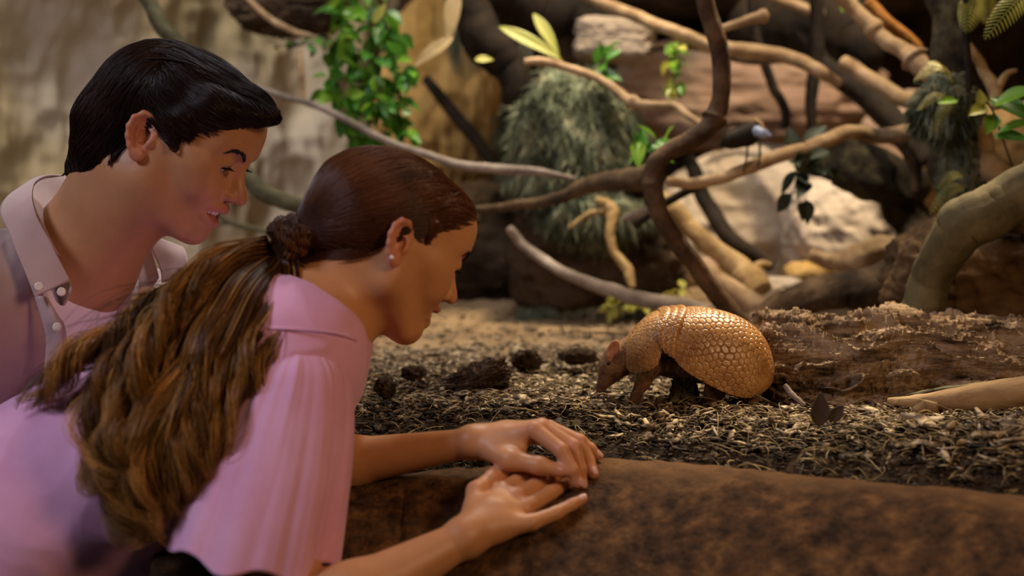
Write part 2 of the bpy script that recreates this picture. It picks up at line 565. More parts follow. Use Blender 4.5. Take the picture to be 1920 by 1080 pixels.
def head_masks(V, R, t, s):
    L = ((V - t) / s) @ R
    x, y, z = L.T
    ay = np.abs(y)
    up = np.interp(ay, [0, 7, 19, 28], [-53.5, -52.5, -54, -53]); lo = np.interp(ay, [0, 7, 18, 27], [-75, -74, -67, -57])
    th = np.interp(ay, [0, 18, 28], [4.6, 3.6, 2])
    lip = (sstep(1.0, -.6, z - (up + th * .85)) * sstep(-1., .6, z - (lo - th * .85))) * sstep(29.5, 27.5, ay) * (x > 68)
    ear = sstep(64, 72, ay) * sstep(50, 40, np.abs(z + 5)) * sstep(8, 0, x) * (x > -45)
    nose = np.exp(-(((x - 110) / 14) ** 2 + (y / 14) ** 2 + ((z + 30) / 12) ** 2))
    chk = np.exp(-(((ay - 42) / 18) ** 2 + ((z + 34) / 20) ** 2)) * (x > 30)
    blush = np.clip(ear * .8 + nose * .45 + chk * .2, 0, .9)
    dark = np.zeros(len(V))
    for sy in (-1, 1):
        d = np.sqrt(((x - 100) / 5.0) ** 2 + ((y - sy * 6.6) / 2.6) ** 2 + ((z + 39.5) / 2.6) ** 2)
        dark = np.maximum(dark, sstep(1.5, .8, d))
        d = np.sqrt(((x - 2) / 5) ** 2 + ((ay - 66) / 9) ** 2 + ((z + 17) / 6) ** 2)
        dark = np.maximum(dark, sstep(1.2, .6, d) * .75)
    mouth = (z < up - th * .5) & (z > lo + th * .4) & (x < 90 - ay * ay * .02) & (x > 68) & (ay < 26)
    dark = np.maximum(dark, mouth * .8)
    return dict(lip=lip, blush=blush, dark=dark)


def sphere(c, r, nu=20, nv=28, R=None):
    u = np.linspace(0, math.pi, nu); v = np.linspace(0, 2 * math.pi, nv, endpoint=False)
    U, Vv = np.meshgrid(u, v, indexing='ij')
    P = np.stack([np.cos(U), np.sin(U) * np.cos(Vv), np.sin(U) * np.sin(Vv)], -1).reshape(-1, 3) * np.asarray(r)
    if R is not None: P = P @ np.asarray(R).T
    return P + np.asarray(c), grid_faces(nu, nv, True)


def face_details(root, S, R, t, s, who, rng):
    man = who == 'man'
    w = lambda L: (np.asarray(L, float) * s) @ R.T + t
    for y in (-1, 1):
        gaze = rotm('Z', -y * 2 - 4) @ rotm('Y', 22)
        Vv, Fq = sphere((0, 0, 0), 11.6, 24, 32, gaze)
        front = gaze @ np.array([1, 0, 0])
        iris = sstep(.86, .90, unit(Vv) @ front)
        eo = mesh('eye', w(Vv + np.array([77, y * 32, 2])), Fq, M_EYE, root, attrs={'iris': iris})
    # teeth
    parts = []
    for i in range(-4, 4):
        a = (i + .5) * .23
        c = np.array([69 + 24 * math.cos(a * 1.15), 24 * math.sin(a * 1.15), -59.5])
        hh = [4.6, 4.2, 4.5, 3.9][min(3, int(abs(i + .5)))]
        Vv, Fq = sphere((0, 0, 0), (1, 1, 1), 10, 12)
        Vv = np.sign(Vv) * np.abs(Vv) ** .55 * np.array([2.2, 2.9, hh])
        Vv = Vv @ rotm('Z', math.degrees(a * 1.15)).T + c
        parts.append((w(Vv), Fq))
    Vv, Fq = join(parts)
    mesh('teeth', Vv, Fq, M_TEETH, root)
    # eyebrows and lashes: short hairs laid on the skin
    for y in (-1, 1):
        K = 170
        tt = rng.random(K); n = 6
        ang = spline([(95, y * 13, 17), (92, y * 26, 24), (83, y * 38, 26), (72, y * 47, 20)], 60)
        p0 = ang[(tt * 50).astype(int)] + np.c_[np.zeros(K), np.zeros(K), rng.normal(0, 1.6, K) * (1 - tt * .6)]
        dr = unit(np.gradient(ang, axis=0))[(tt * 50).astype(int)] + np.c_[np.zeros(K), np.zeros(K), .5 * (1 - tt) - .1]
        L = 8 + rng.random(K) * 3
        L = L * .8; St = p0[:, None] + unit(dr)[:, None] * (np.linspace(0, 1, n)[None] * L[:, None])[..., None]
        Wd = w(St.reshape(-1, 3)); Wd = S.project(Wd, .0007, 2).reshape(K, n, 3)
        Vv, Fq = strands_mesh(Wd, np.full(K, .00032))
        mesh('eyebrow', Vv, Fq, M_LASH, root)
        K = 70; n = 6
        tt = np.linspace(0, 1, K)
        zc = -1.0 if man else -3
        arc = spline([(82, y * 21, zc), (89.5, y * 27, zc + 2.6), (90, y * 34, zc + 3), (82, y * 43, zc)], K)
        out = unit(np.c_[np.full(K, 1.), y * np.linspace(-.2, .7, K), np.full(K, -.28)])
        sg = np.linspace(0, 1, n)
        St = arc[:, None] + out[:, None] * sg[None, :, None] * 8.5 + np.array([0, 0, 1.])[None, None] * (sg ** 2 * 3.0 - sg * 1)[None, :, None]
        Vv, Fq = strands_mesh(w(St.reshape(-1, 3)).reshape(K, n, 3), np.full(K, .0004))
        mesh('eyelashes', Vv, Fq, M_LASH, root)


def hair_strands(rng, H, starts, ends_fn, n=14, off=(.001, .004), via=None, lift=0., it=2, jitter=0.):
    """Strands from each start point to its end, laid on the hair volume H."""
    K = len(starts)
    E = ends_fn(starts)
    t = np.linspace(0, 1, n)
    if via is None:
        S = starts[:, None] * (1 - t)[None, :, None] + E[:, None] * t[None, :, None]
    else:
        Mv = via(starts)
        S = starts[:, None] * ((1 - t) ** 2)[None, :, None] + 2 * Mv[:, None] * (t * (1 - t))[None, :, None] + E[:, None] * (t ** 2)[None, :, None]
    if jitter:
        for o in (1., 2.):
            ph = rng.random((K, 1, 3)) * 6.28
            S = S + np.sin(t[None, :, None] * 6.28 * o * .7 + ph) * jitter / o * rng.random((K, 1, 1))
    of = rng.uniform(off[0], off[1], K)
    P = S.reshape(-1, 3).copy()
    offs = np.repeat(of, n)
    for _ in range(it + 1):
        P -= H.grad(P, e=.002) * np.clip(H.ev(P) - offs, -.03, .03)[:, None]
    return P.reshape(K, n, 3)


def lock(rng, C, rad, m, n=36, wave=.006, freq=2.2, fray=.3, flat=.6, tip=.7, clumps=0):
    """m strands travelling together along the centre line C (k,3)."""
    c = spline(C, n); T, A, B = frames(c)
    t = np.linspace(0, 1, n)
    r = np.interp(t, np.linspace(0, 1, len(rad)), rad)
    th = rng.random(m) * 6.283; q = np.sqrt(rng.random(m))
    ph = rng.random() * 6.28
    cid = np.zeros(m, int)
    if clumps:
        cid = rng.integers(0, clumps, m); ct = rng.random(clumps) * 6.283; cq = np.sqrt(rng.random(clumps)) * .9
        X = np.cos(ct[cid]) * cq[cid] + np.cos(th) * q * .26; Y = np.sin(ct[cid]) * cq[cid] + np.sin(th) * q * .26
        th = np.arctan2(Y, X); q = np.hypot(X, Y)
        ph = (ph + rng.normal(0, 1.1, clumps))[cid][:, None]; freq = (freq * rng.uniform(.75, 1.3, clumps))[cid][:, None]
        wave = (wave * rng.uniform(.5, 1.6, clumps))[cid][:, None]
    a = (np.cos(th) * q)[:, None] * r[None]; b = (np.sin(th) * q * flat)[:, None] * r[None]
    wph = ph + rng.normal(0, fray, m)[:, None]
    amp = wave * (np.minimum(1, t * (1.5 if clumps else 2.2)) ** 1.5)[None] * (1 + rng.normal(0, .25, m))[:, None]
    a = a + amp * np.sin(t[None] * freq * 6.283 + wph); b = b + amp * .8 * np.cos(t[None] * freq * 6.283 + wph)
    S = c[None] + a[..., None] * A[None] + b[..., None] * B[None]
    if clumps: ln = np.clip(rng.uniform(tip, 1, clumps)[cid] + rng.normal(0, .03, m), .3, 1)
    else: ln = rng.uniform(tip, 1, m)       # each strand ends at its own length
    idx = t[None] * ln[:, None] * (n - 1); i0 = np.clip(idx.astype(int), 0, n - 2); f = (idx - i0)[..., None]
    rows = np.arange(m)[:, None]
    S = S[rows, i0] * (1 - f) + S[rows, i0 + 1] * f
    return (S, cid) if clumps else S


def hairmat(name, a, b, rough=.32, spec=.4, ac=None):
    m = material(name, a, rough, spec, base2=b, scale=9, stretch=(1, 1, 1), detail=3, contrast=(.3, .7), attr_cols=ac)
    m.node_tree.nodes['Principled BSDF'].inputs['Anisotropic'].default_value = .5
    return m


def clothsheet(rows, nu, nv):
    """Loft between several 3-D polylines (each resampled to nv)."""
    Rr = np.array([spline(r, nv) for r in rows])
    G_ = np.array([spline(Rr[:, j], nu) for j in range(nv)]).transpose(1, 0, 2)
    return G_.reshape(-1, 3)


def solid(o, th, off=0):
    m = o.modifiers.new('thickness', 'SOLIDIFY'); m.thickness = th; m.offset = off
    return o


def px(*P):
    return np.array([W(*p) for p in P])
# ------------------------------------------------------------------ the place: ledge, soil, walls
def crest(x): return np.interp(x, [-.8, -.19, .108, .321, .533, .9], [1.72, 1.71, 1.69, 1.59, 1.48, 1.30])
def crest_z(x): return np.interp(x, [-.8, -.19, -.05, .108, .9], [-.055, -.05, -.035, -.02, -.02])


def soil_z(x, y):
    """Height of the soil above G."""
    x = np.asarray(x, float); y = np.asarray(y, float)
    Dc = crest(x); e = y - Dc
    z = crest_z(x) - .012 + (.012 - crest_z(x)) * sstep(.0, .24, e)
    z = z - .016 * np.exp(-((e - .045) / .035) ** 2)
    P = np.stack([x, y], 1)
    am = sstep(.05, .2, e)
    z = z + am * (.010 * fbm(P * 6, 3, 1) + .005 * fbm(P * 26, 3, 2)) + .004 * fbm(P * 60, 3, 3)
    z = z + .085 * sstep(2.7, 3.7, y) * sstep(.25, .8, x)
    z = z + .012 * sstep(.35, .6, x) * np.exp(-((e - .2) / .12) ** 2) * (1 + fbm(P * 14, 3, 8))
    z = z + .05 * sstep(3.1, 3.6, y)
    return z


def build_ground():
    m = material('soil', (.018, .011, .006), .95, .15, base2=(.06, .038, .02), scale=40, bump=.5, bscale=220,
                 attr_cols=[('sand', (.40, .27, .15))])
    xs = np.linspace(-1.7, 2.3, 520)
    e = np.r_[np.linspace(0, .9, 300), np.linspace(.91, 3.4, 200)]
    X, E_ = np.meshgrid(xs, e, indexing='ij'); x = X.ravel(); y = crest(x) + E_.ravel() - .01
    z = G + soil_z(x, y)
    sand = sstep(2.35, 2.75, y + .22 * fbm(np.c_[x, y] * 3, 3, 4)) * (.75 + .35 * fbm(np.c_[x, y] * 9, 3, 6))
    Fg = grid_faces(520, 500)[:, ::-1]; cx = x[Fg].mean(1); cy = y[Fg].mean(1)
    Fg = Fg[~((cx < np.interp(cy, [1.6, 1.9, 2.2, 2.42], [-.34, -.38, -.44, -.62])) & (cy < 2.46))]
    o = mesh('floor', np.c_[x, y, z], Fg, m, attrs={'sand': np.clip(sand, 0, 1)})
    tag(o, kind='structure')
    # ledge: a rounded curb of tinted concrete rock that falls away towards the visitors
    mL = material('ledge_rock', (.040, .018, .007), .8, .25, base2=(.34, .165, .055), base3=(.15, .07, .025), scale=42, detail=12, bump=.9, bscale=140, contrast=(.36, .68), attr_cols=[('lit_lip', (.36, .185, .07))])
    xs = np.linspace(-.40, 1.5, 560); tt = np.r_[np.linspace(-.035, .3, 150), np.linspace(.303, .5, 40)]
    X, T = np.meshgrid(xs, tt, indexing='ij'); x = X.ravel(); t = T.ravel()
    tp = np.maximum(t, 0); tn = np.minimum(t, 0)
    zc = crest_z(x)
    z = zc - (tp / .25) ** 2 * .15 * (tp < .25) - (tp >= .25) * (.15 + (tp - .25) * 2.4) - (tn / .035) ** 2 * .045
    y = crest(x) - np.where(t < .32, t, .32 + (t - .32) * .3)
    P = np.c_[x, y, z]
    d = .0045 * fbm(P * 9, 4, 21) + .0022 * fbm(P * 45, 4, 22) - .004 * np.clip(fbm(P * 22, 3, 23) - .25, 0, 1) * 2
    seam = np.exp(-((x + .128 + .006 * fbm(P * 12, 2, 3) - (1.7 - y) * .03) / .0025) ** 2) * sstep(.03, .06, t)
    z = z + d - seam * .008 + .006 * sstep(-.12, -.135, x) * 0
    lit_lip = sstep(.075, .0, t + .05 * fbm(P * 7, 3, 31)) * sstep(-.16, -.05, x) * .8 * (.8 + .4 * fbm(P * 60, 3, 33))  # light along the ledge's upper lip, painted into the rock colour
    o = mesh('wall_front', np.c_[x, y, z + G], grid_faces(560, 190), mL, attrs={'lit_lip': np.clip(lit_lip, 0, 1)})
    tag(o, kind='structure')
    pth = spline([(-.37, 1.60, .79), (-.37, 1.75, .79), (-.40, 1.95, .80), (-.47, 2.2, .82), (-.66, 2.44, .84), (-1.2, 2.54, .84), (-1.9, 2.56, .84)], 160)
    V, Q = tube(pth, .075, 28, .12, 12, 5)
    tag(tubemesh('wall_front', V, Q, mL), kind='structure')
    mF = material('visitor_floor', (.05, .045, .04), .7, .3, base2=(.09, .08, .07), scale=5, bump=.1)
    xs = np.linspace(-3.2, 3, 60); ys = np.linspace(-1.5, 4.6, 60); X, Y = np.meshgrid(xs, ys, indexing='ij')
    tag(mesh('floor', np.c_[X.ravel(), Y.ravel(), X.ravel() * 0], grid_faces(60, 60)[:, ::-1], mF), kind='structure')
    # rear and side walls of sprayed rock
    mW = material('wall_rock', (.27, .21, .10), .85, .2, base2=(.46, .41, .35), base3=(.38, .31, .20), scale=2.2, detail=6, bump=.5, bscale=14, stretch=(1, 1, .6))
    def wall(name, p0, p1, h, mat, seed, amp=.10, n=(260, 200), bulge=0):
        u, v = np.meshgrid(np.linspace(0, 1, n[0]), np.linspace(0, 1, n[1]), indexing='ij'); u = u.ravel(); v = v.ravel()
        p0 = np.array(p0, float); p1 = np.array(p1, float); d = unit(p1 - p0); nr = np.array([d[1], -d[0]])
        xy = p0 + (p1 - p0) * u[:, None]
        z = .6 + h * v
        P = np.c_[xy, z * .6]
        q = amp * fbm(P * 1.6, 4, seed) + amp * .6 * fbm(P * 4.5, 4, seed + 3, ridged=True) + amp * .12 * fbm(P * 25, 3, seed + 7)
        q += bulge * np.sin(v * 3.1)
        xy = xy + nr * q[:, None]
        o = mesh(name, np.c_[xy, z], grid_faces(*n), mat); tag(o, kind='structure'); return o
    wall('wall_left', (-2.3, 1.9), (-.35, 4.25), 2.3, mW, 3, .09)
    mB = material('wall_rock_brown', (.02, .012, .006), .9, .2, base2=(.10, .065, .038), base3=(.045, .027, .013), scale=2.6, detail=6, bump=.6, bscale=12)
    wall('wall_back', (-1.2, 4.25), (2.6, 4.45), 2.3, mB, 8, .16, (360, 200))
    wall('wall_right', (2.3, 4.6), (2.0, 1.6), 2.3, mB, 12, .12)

build_ground()


# ------------------------------------------------------------------ boulders and stones
def boulder(label, c, r, mat, seed, name='boulder', amp=.22, rot=0, n=90, sq=2.4, freq=1.6, cat='rock', group=None, flatb=False):
    """c = (px, py, D), r = half sizes in metres (x, y, z)."""
    rng = np.random.default_rng(seed)
    V, Q = sphere((0, 0, 0), (1, 1, 1), n, n * 2)
    V = V[:, [1, 2, 0]]
    k = (np.abs(V) ** sq).sum(1) ** (1 / sq); V = V / k[:, None]
    d = amp * fbm(V * freq + seed, 4, seed) + amp * .5 * fbm(V * freq * 3, 4, seed + 5, ridged=True) + amp * .12 * fbm(V * freq * 12, 3, seed + 9)
    V = V * (1 + d)[:, None] * np.asarray(r)
    V = V @ rotm('Y', rot).T
    V = V + (W(*c) if len(c) == 3 and c[2] > 1 else np.array(c))
    o = mesh(name, V, Q, mat); tag(o, label, cat, group); return o

mPink = material('stone_pink', (.34, .21, .14), .8, .25, base2=(.50, .36, .27), base3=(.42, .27, .19), scale=4, bump=.3, bscale=20)
mPale = material('stone_pale', (.40, .31, .22), .8, .25, base2=(.58, .48, .38), scale=5, bump=.3, bscale=25)
mDkR = material('stone_dark', (.016, .010, .006), .9, .2, base2=(.08, .052, .03), scale=6, bump=.5, bscale=25)
mOch = material('stone_ochre', (.34, .19, .05), .85, .2, base2=(.52, .34, .13), scale=5, bump=.3, bscale=25)

boulder('pale flat-topped stone slab lodged high in the middle of the back', (1152, 76, 3.4), (.092, .08, .048), mPale, 3, 'stone_slab', .10, 4, sq=5)
boulder('smooth pinkish boulder behind the dark hanging loop of vine', (1400, 175, 3.95), (.37, .18, .155), mPink, 5, amp=.12)
boulder('rock shelf along the top edge above the crossing branches, coloured dark for shade', (1450, -5, 3.95), (.5, .25, .07), mDkR, 6, amp=.12)  # shelf colour darkened to give the unlit void at the top
boulder('large pale drip-marked boulder low behind the armadillo', (1450, 432, 3.56), (.28, .17, .205), mPale, 9, amp=.10)
boulder('pale round boulder right of the drip-marked one, half in shadow', (1600, 445, 3.27), (.155, .11, .155), mPale, 10, amp=.14)
boulder('small pinkish boulder below the big bent branch', (1710, 300, 3.65), (.135, .10, .165), mPink, 11, amp=.14)
boulder('added dark boulder for the black void at the top edge left of the leafy plant', (545, 5, 3.35), (.13, .08, .07), mDkR, 27)  # dark mass added where the top falls into black shade
boulder('brown boulder in the right rear corner behind the glossy leaves', (1890, 340, 3.2), (.17, .2, .17), material('stone_brown', (.12, .065, .022), .85, .2, base2=(.30, .19, .075), scale=5, bump=.3, bscale=25), 12, amp=.15)
boulder('dark boulder deep in the hollow left of the grey fallen branch', (960, 470, 3.5), (.21, .14, .155), mDkR, 14, amp=.25)
boulder('dark boulder at the foot of the mossy clump', (1120, 470, 3.24), (.18, .11, .14), mDkR, 15, amp=.28)
boulder('ochre boulder against the back wall beside the leafy hanging plant', (830, 210, 3.9), (.17, .2, .30), mOch, 16, amp=.15)
boulder('small brownish stone lying in the hollow near the yellow root', (1090, 545, 3.3), (.045, .05, .05), mPink, 17, amp=.2)
boulder('low grey stone under the grey fallen branch', (1010, 540, 3.25), (.06, .06, .05), mDkR, 18, amp=.2)
boulder('dark rotten stump at the right edge behind the smooth driftwood limb', (1850, 520, 2.5), (.17, .14, .115), material('stump', (.035, .02, .01), .9, .2, base2=(.19, .11, .05), scale=9, bump=.6, bscale=60), 22, 'stump', .2, cat='stump')
boulder('tan rounded stone at the right edge above the stump', (1915, 440, 2.62), (.055, .05, .035), mOch, 23, 'stone', .15)
boulder('bright pale stone on the sand between the vine foot and the fallen log', (1655, 572, 2.75), (.05, .05, .03), mPale, 24, 'stone', .15)
for i, (X, Y, D, r, lb) in enumerate([(1465, 545, 3.0, .05, 'rounded yellowish stone on the lit sand left of the fallen log'), (1330, 500, 3.1, .035, 'small lit stone behind the vine foot'),
                                      (1520, 520, 3.2, .06, 'flat sandy stone behind the fallen log'), (1590, 500, 3.25, .05, 'pinkish stone beneath the knobbly pale wood')]):
    boulder(lb, (X, Y, D), (r, r, r * .6), [mPale, mPink, mOch, mPink][i], 30 + i, 'stone', .15, n=50)


# ------------------------------------------------------------------ wood: branches, vine, driftwood
def woodmat(name, a, b, c, sc=18, bump=.5, st=(1, 1, 1), rough=.8, moss=None):
    return material(name, a, rough, .25, base2=b, base3=c, scale=sc, bump=bump, bscale=60, stretch=st, contrast=(.3, .7))
wPale = woodmat('wood_pale', (.20, .12, .06), (.52, .37, .22), (.38, .25, .13))
wDark = woodmat('wood_dark', (.008, .005, .003), (.035, .021, .011), (.018, .011, .006))
wBrown = woodmat('wood_brown', (.022, .013, .007), (.19, .12, .06), (.075, .045, .022))
wGrey = woodmat('wood_grey', (.12, .09, .07), (.38, .32, .26), (.25, .20, .16))
wOlive = woodmat('wood_olive', (.05, .045, .02), (.20, .18, .10), (.12, .11, .055))
wOr = woodmat('wood_orange', (.25, .09, .02), (.45, .20, .05), (.36, .15, .03))
wYel = woodmat('wood_yellow', (.18, .105, .04), (.52, .37, .18), (.34, .22, .09))
wMoss = woodmat('bark_mossy', (.020, .016, .008), (.10, .09, .04), (.05, .035, .018), sc=30, bump=.9)


def branch(label, pts, r, mat, name='branch', seed=0, sides=20, n=None, rough=.12, groove=.06, cat='branch', twigs=(), knob=()):
    """pts (px, py, D); r radii in photo pixels at those points."""
    P = np.array([W(*p) for p in pts]); D = np.array([p[2] for p in pts])
    rr = np.interp(np.linspace(0, 1, len(pts)), np.linspace(0, 1, len(r)), r) * D / F
    n = n or max(30, 16 * len(pts))
    C = spline(P, n); R_ = np.maximum(spline(rr[:, None], n)[:, 0], .001)
    C = C + np.stack([fbm(np.c_[np.linspace(0, len(pts) * .8, n), np.full(n, a * 7.1 + seed), np.zeros(n)], 3, seed) for a in range(3)], 1) * np.median(R_) * .55
    for k, am in knob:
        i = int(k * n); R_ = R_ * (1 + am * np.exp(-((np.arange(n) - i) / 2.2) ** 2))
    parts = [tube(C, R_, sides, rough, 12 / max(np.median(R_) * 30, .2), seed, groove=groove)]
    for k, (dx, dy, dd), L_, r0 in twigs:
        i = min(n - 1, int(k * n)); a = C[i]; d = W(960 + dx, 540 + dy, 2.6 + dd) - W(960, 540, 2.6); d = unit(d) * L_
        b = a + d
        tc = spline([a, a + d * .5 + np.array([0, 0, .012]), b], 14)
        parts.append(tube(tc, np.linspace(r0, r0 * .4, 14), 10, .15, 30, seed + 3))
    V, Q = join(parts)
    o = tubemesh(name, V, Q, mat); tag(o, label, cat); return o

B = branch
B('thick dark vine hanging from the top in an S-bend, its foot behind the armadillo', [(1310, -70, 2.5), (1325, 10, 2.5), (1346, 90, 2.5), (1355, 160, 2.5), (1338, 225, 2.5), (1290, 262, 2.48), (1243, 290, 2.45), (1227, 335, 2.45), (1238, 395, 2.45), (1268, 455, 2.46), (1315, 515, 2.48), (1358, 570, 2.5), (1392, 622, 2.52)],
  [17, 17, 17, 17, 19, 18, 17, 18, 18, 17, 17, 18, 22], woodmat('vine_bark', (.018, .010, .006), (.15, .085, .04), (.07, .038, .017)), 'vine', 1, cat='vine', knob=[(.33, .35), (.6, .15)])
B('thin pale zigzag branch reaching right to the dark vine', [(985, 118, 2.9), (1015, 116, 2.9), (1075, 132, 2.88), (1140, 158, 2.85), (1188, 192, 2.8), (1258, 196, 2.75), (1290, 215, 2.7), (1322, 238, 2.65)], [6, 8, 8, 8, 9, 7, 7, 6], wPale, seed=2, knob=[(.57, .6)])
B('long pale branch crossing the top behind the hanging vine', [(1060, -30, 3.2), (1130, 8, 3.15), (1190, 30, 3.1), (1260, 58, 3.0), (1330, 88, 3.0), (1400, 96, 3.0), (1470, 108, 3.0), (1530, 132, 2.95), (1575, 155, 2.95)], [10, 11, 11, 12, 13, 14, 13, 12, 9], wPale, seed=3)
B('lower thin branch running just under the long pale one', [(1220, 90, 3.25), (1270, 80, 3.2), (1330, 95, 3.2), (1400, 112, 3.15), (1480, 112, 3.1)], [6, 7, 8, 9, 8], wBrown, seed=4)
B('short pale stub with a knobbed end right of the vine top', [(1335, 60, 2.8), (1385, 42, 2.8), (1440, 28, 2.8)], [7, 8, 11], wPale, seed=5, knob=[(.9, .3)])
B('knobbly pale branch slanting down from the top right', [(1560, -20, 2.8), (1600, 22, 2.8), (1650, 62, 2.78), (1690, 98, 2.75), (1722, 120, 2.72), (1745, 150, 2.7)], [13, 14, 15, 16, 19, 10], wPale, seed=6, knob=[(.35, .4), (.75, .4)])
B('straight orange-brown stick behind the knobbly branch', [(1630, 5, 2.95), (1675, 48, 2.95), (1722, 92, 2.95)], [11, 11, 10], wOr, 'stick', 7, cat='stick')
B('big branch bent back on itself like a hook at the right', [(1580, 118, 3.0), (1630, 150, 2.95), (1680, 178, 2.9), (1722, 198, 2.85), (1744, 225, 2.82), (1715, 243, 2.8), (1650, 252, 2.8), (1590, 252, 2.78), (1540, 262, 2.76), (1480, 288, 2.74), (1400, 318, 2.72), (1320, 342, 2.7), (1250, 346, 2.68)],
  [14, 14, 15, 17, 18, 17, 15, 14, 15, 13, 12, 11, 10], wPale, seed=8)
B('dark forked limb reaching left from behind the vine', [(1240, 332, 2.72), (1190, 332, 2.75), (1120, 345, 2.8), (1050, 366, 2.85), (970, 384, 2.9), (880, 398, 2.95)], [23, 22, 17, 12, 9, 7], wBrown, seed=9)
B('dark limb rising from the left limb to the hooked branch', [(1190, 420, 2.85), (1260, 375, 2.82), (1340, 338, 2.8), (1420, 305, 2.8)], [9, 8, 7, 6], wDark, seed=10)
B('grey fallen branch lying on the ground left of the armadillo', [(950, 432, 3.0), (985, 465, 3.0), (1045, 502, 2.95), (1110, 535, 2.9), (1180, 556, 2.85), (1250, 572, 2.8), (1330, 588, 2.75)], [8, 9, 10, 12, 14, 16, 17], wGrey, seed=11)
B('olive-green limb hanging behind the short dark hair', [(250, -40, 2.8), (278, 5, 2.8), (305, 52, 2.8), (345, 100, 2.8), (390, 190, 2.78), (430, 290, 2.75), (470, 345, 2.72), (515, 372, 2.7), (580, 392, 2.7), (650, 400, 2.7)], [13, 14, 15, 14, 14, 15, 17, 16, 16, 12], wOlive, seed=12)
B('slim grey branch running across behind both heads to the moss', [(470, 165, 3.0), (530, 178, 2.98), (590, 200, 2.95), (650, 228, 2.93), (720, 262, 2.9), (780, 285, 2.88), (850, 308, 2.85), (930, 318, 2.83), (1010, 322, 2.82), (1078, 334, 2.8)], [5, 6, 6, 7, 7, 7, 8, 9, 8, 4], wGrey, seed=13)
B('thin forked twig between the two faces', [(400, 395, 3.0), (440, 420, 3.0), (500, 432, 3.0), (580, 448, 3.0)], [4, 5, 5, 4], wOlive, 'twig', 14, cat='twig', twigs=[(.3, (-60, 26, 0), .09, .004)])
B('thin stem dropping onto the slim grey branch', [(560, 90, 3.05), (566, 130, 3.0), (570, 190, 2.96)], [4, 6, 4], wPale, 'twig', 15, cat='twig')
B('pale bowed twig high up behind the leafy plant', [(455, -10, 3.2), (500, 30, 3.15), (550, 58, 3.1), (590, 70, 3.1)], [4, 6, 6, 4], wPale, 'twig', 16, cat='twig')
B('rough arched log, hollow and dark beneath', [(1510, 285, 3.05), (1560, 292, 3.0), (1610, 305, 3.0), (1660, 340, 3.0), (1698, 385, 3.0), (1715, 440, 3.0), (1710, 490, 3.0)], [20, 34, 40, 42, 42, 40, 30], wMoss, 'log', 17, 28, rough=.5, groove=.3, cat='log')
B('curved root dropping below the hooked branch', [(1655, 258, 2.9), (1690, 272, 2.9), (1712, 310, 2.9), (1722, 360, 2.9)], [8, 10, 11, 10], wBrown, 'root', 18, cat='root')
B('stout dark trunk overgrown with moss near the right edge', [(1745, -60, 2.75), (1772, 20, 2.72), (1782, 110, 2.7), (1785, 210, 2.7), (1796, 310, 2.7), (1808, 420, 2.72), (1812, 560, 2.75)], [34, 33, 36, 42, 40, 40, 55], wMoss, 'trunk', 19, 32, rough=.35, groove=.2, cat='trunk')
B('dark branch leaning left from the mossy trunk top', [(1500, 60, 3.25), (1560, 130, 3.2), (1640, 190, 3.15), (1740, 300, 3.1)], [14, 18, 24, 26], wDark, seed=20)
B('straight black pole beside the mossy trunk', [(1808, -30, 2.5), (1812, 80, 2.5), (1816, 170, 2.5)], [7, 7, 6], wDark, 'pole', 21, cat='pole', rough=.03, groove=0)
B('pale bare fork at the right above the glossy leaves', [(1818, 85, 2.6), (1842, 130, 2.6), (1862, 172, 2.58), (1870, 205, 2.56)], [8, 10, 13, 10], wYel, seed=22, twigs=[(.7, (30, -32, 0), .055, .009)])
B('yellow-lit root curling down at the right edge', [(1838, 240, 2.65), (1848, 290, 2.62), (1866, 325, 2.6), (1900, 352, 2.58), (1940, 360, 2.56)], [14, 20, 26, 24, 22], wYel, 'root', 23, cat='root')
B('smooth olive-grey driftwood limb leaning in from the right edge', [(1672, 650, 2.36), (1702, 598, 2.35), (1746, 520, 2.32), (1786, 448, 2.28), (1832, 400, 2.25), (1895, 362, 2.24), (1975, 320, 2.22), (2060, 270, 2.2)], [40, 41, 39, 43, 50, 46, 44, 40],
  woodmat('driftwood', (.045, .035, .014), (.20, .155, .075), (.11, .088, .04), sc=14, bump=.25), 'driftwood', 24, 36, rough=.06, groove=.05, cat='driftwood', knob=[(.5, .06)])
B('short broken arm of driftwood sticking out behind the olive-grey limb', [(1850, 402, 2.34), (1895, 420, 2.34), (1950, 430, 2.34)], [30, 18, 12], wBrown, 'driftwood', 25, cat='driftwood')
B('dark fallen log with a pale upper side right of the vine foot', [(1390, 612, 2.75), (1450, 586, 2.72), (1540, 556, 2.7), (1640, 530, 2.7), (1760, 500, 2.7)], [14, 24, 34, 38, 40], wBrown, 'log', 26, 28, rough=.2, groove=.12, cat='log')
B('knobbly pale broken wood resting on the dark fallen log', [(1520, 478, 2.95), (1570, 492, 2.95), (1620, 485, 2.92), (1665, 470, 2.9), (1735, 490, 2.9)], [10, 16, 18, 22, 14], wPale, 'driftwood', 27, rough=.6, groove=.35, cat='driftwood')
B('lit yellowish root sloping down behind the vine', [(1240, 370, 2.95), (1285, 410, 2.92), (1335, 455, 2.9), (1390, 495, 2.88), (1425, 545, 2.85)], [12, 17, 18, 22, 26], wYel, 'root', 28, rough=.3, cat='root', twigs=[(.85, (30, -16, 0), .05, .014)])
B('second pale root crossing low behind the vine foot', [(1268, 470, 2.85), (1320, 500, 2.85), (1400, 560, 2.8), (1460, 600, 2.75)], [10, 13, 22, 22], wPale, 'root', 29, rough=.2, cat='root')
B('forked yellow root standing under the moss clump', [(1120, 372, 3.0), (1150, 392, 3.0), (1146, 440, 2.98), (1150, 475, 2.97), (1178, 505, 2.96), (1185, 540, 2.95)], [7, 13, 9, 9, 10, 7], wYel, 'root', 30, rough=.25, cat='root', twigs=[(.2, (-70, 30, 0), .10, .009)])
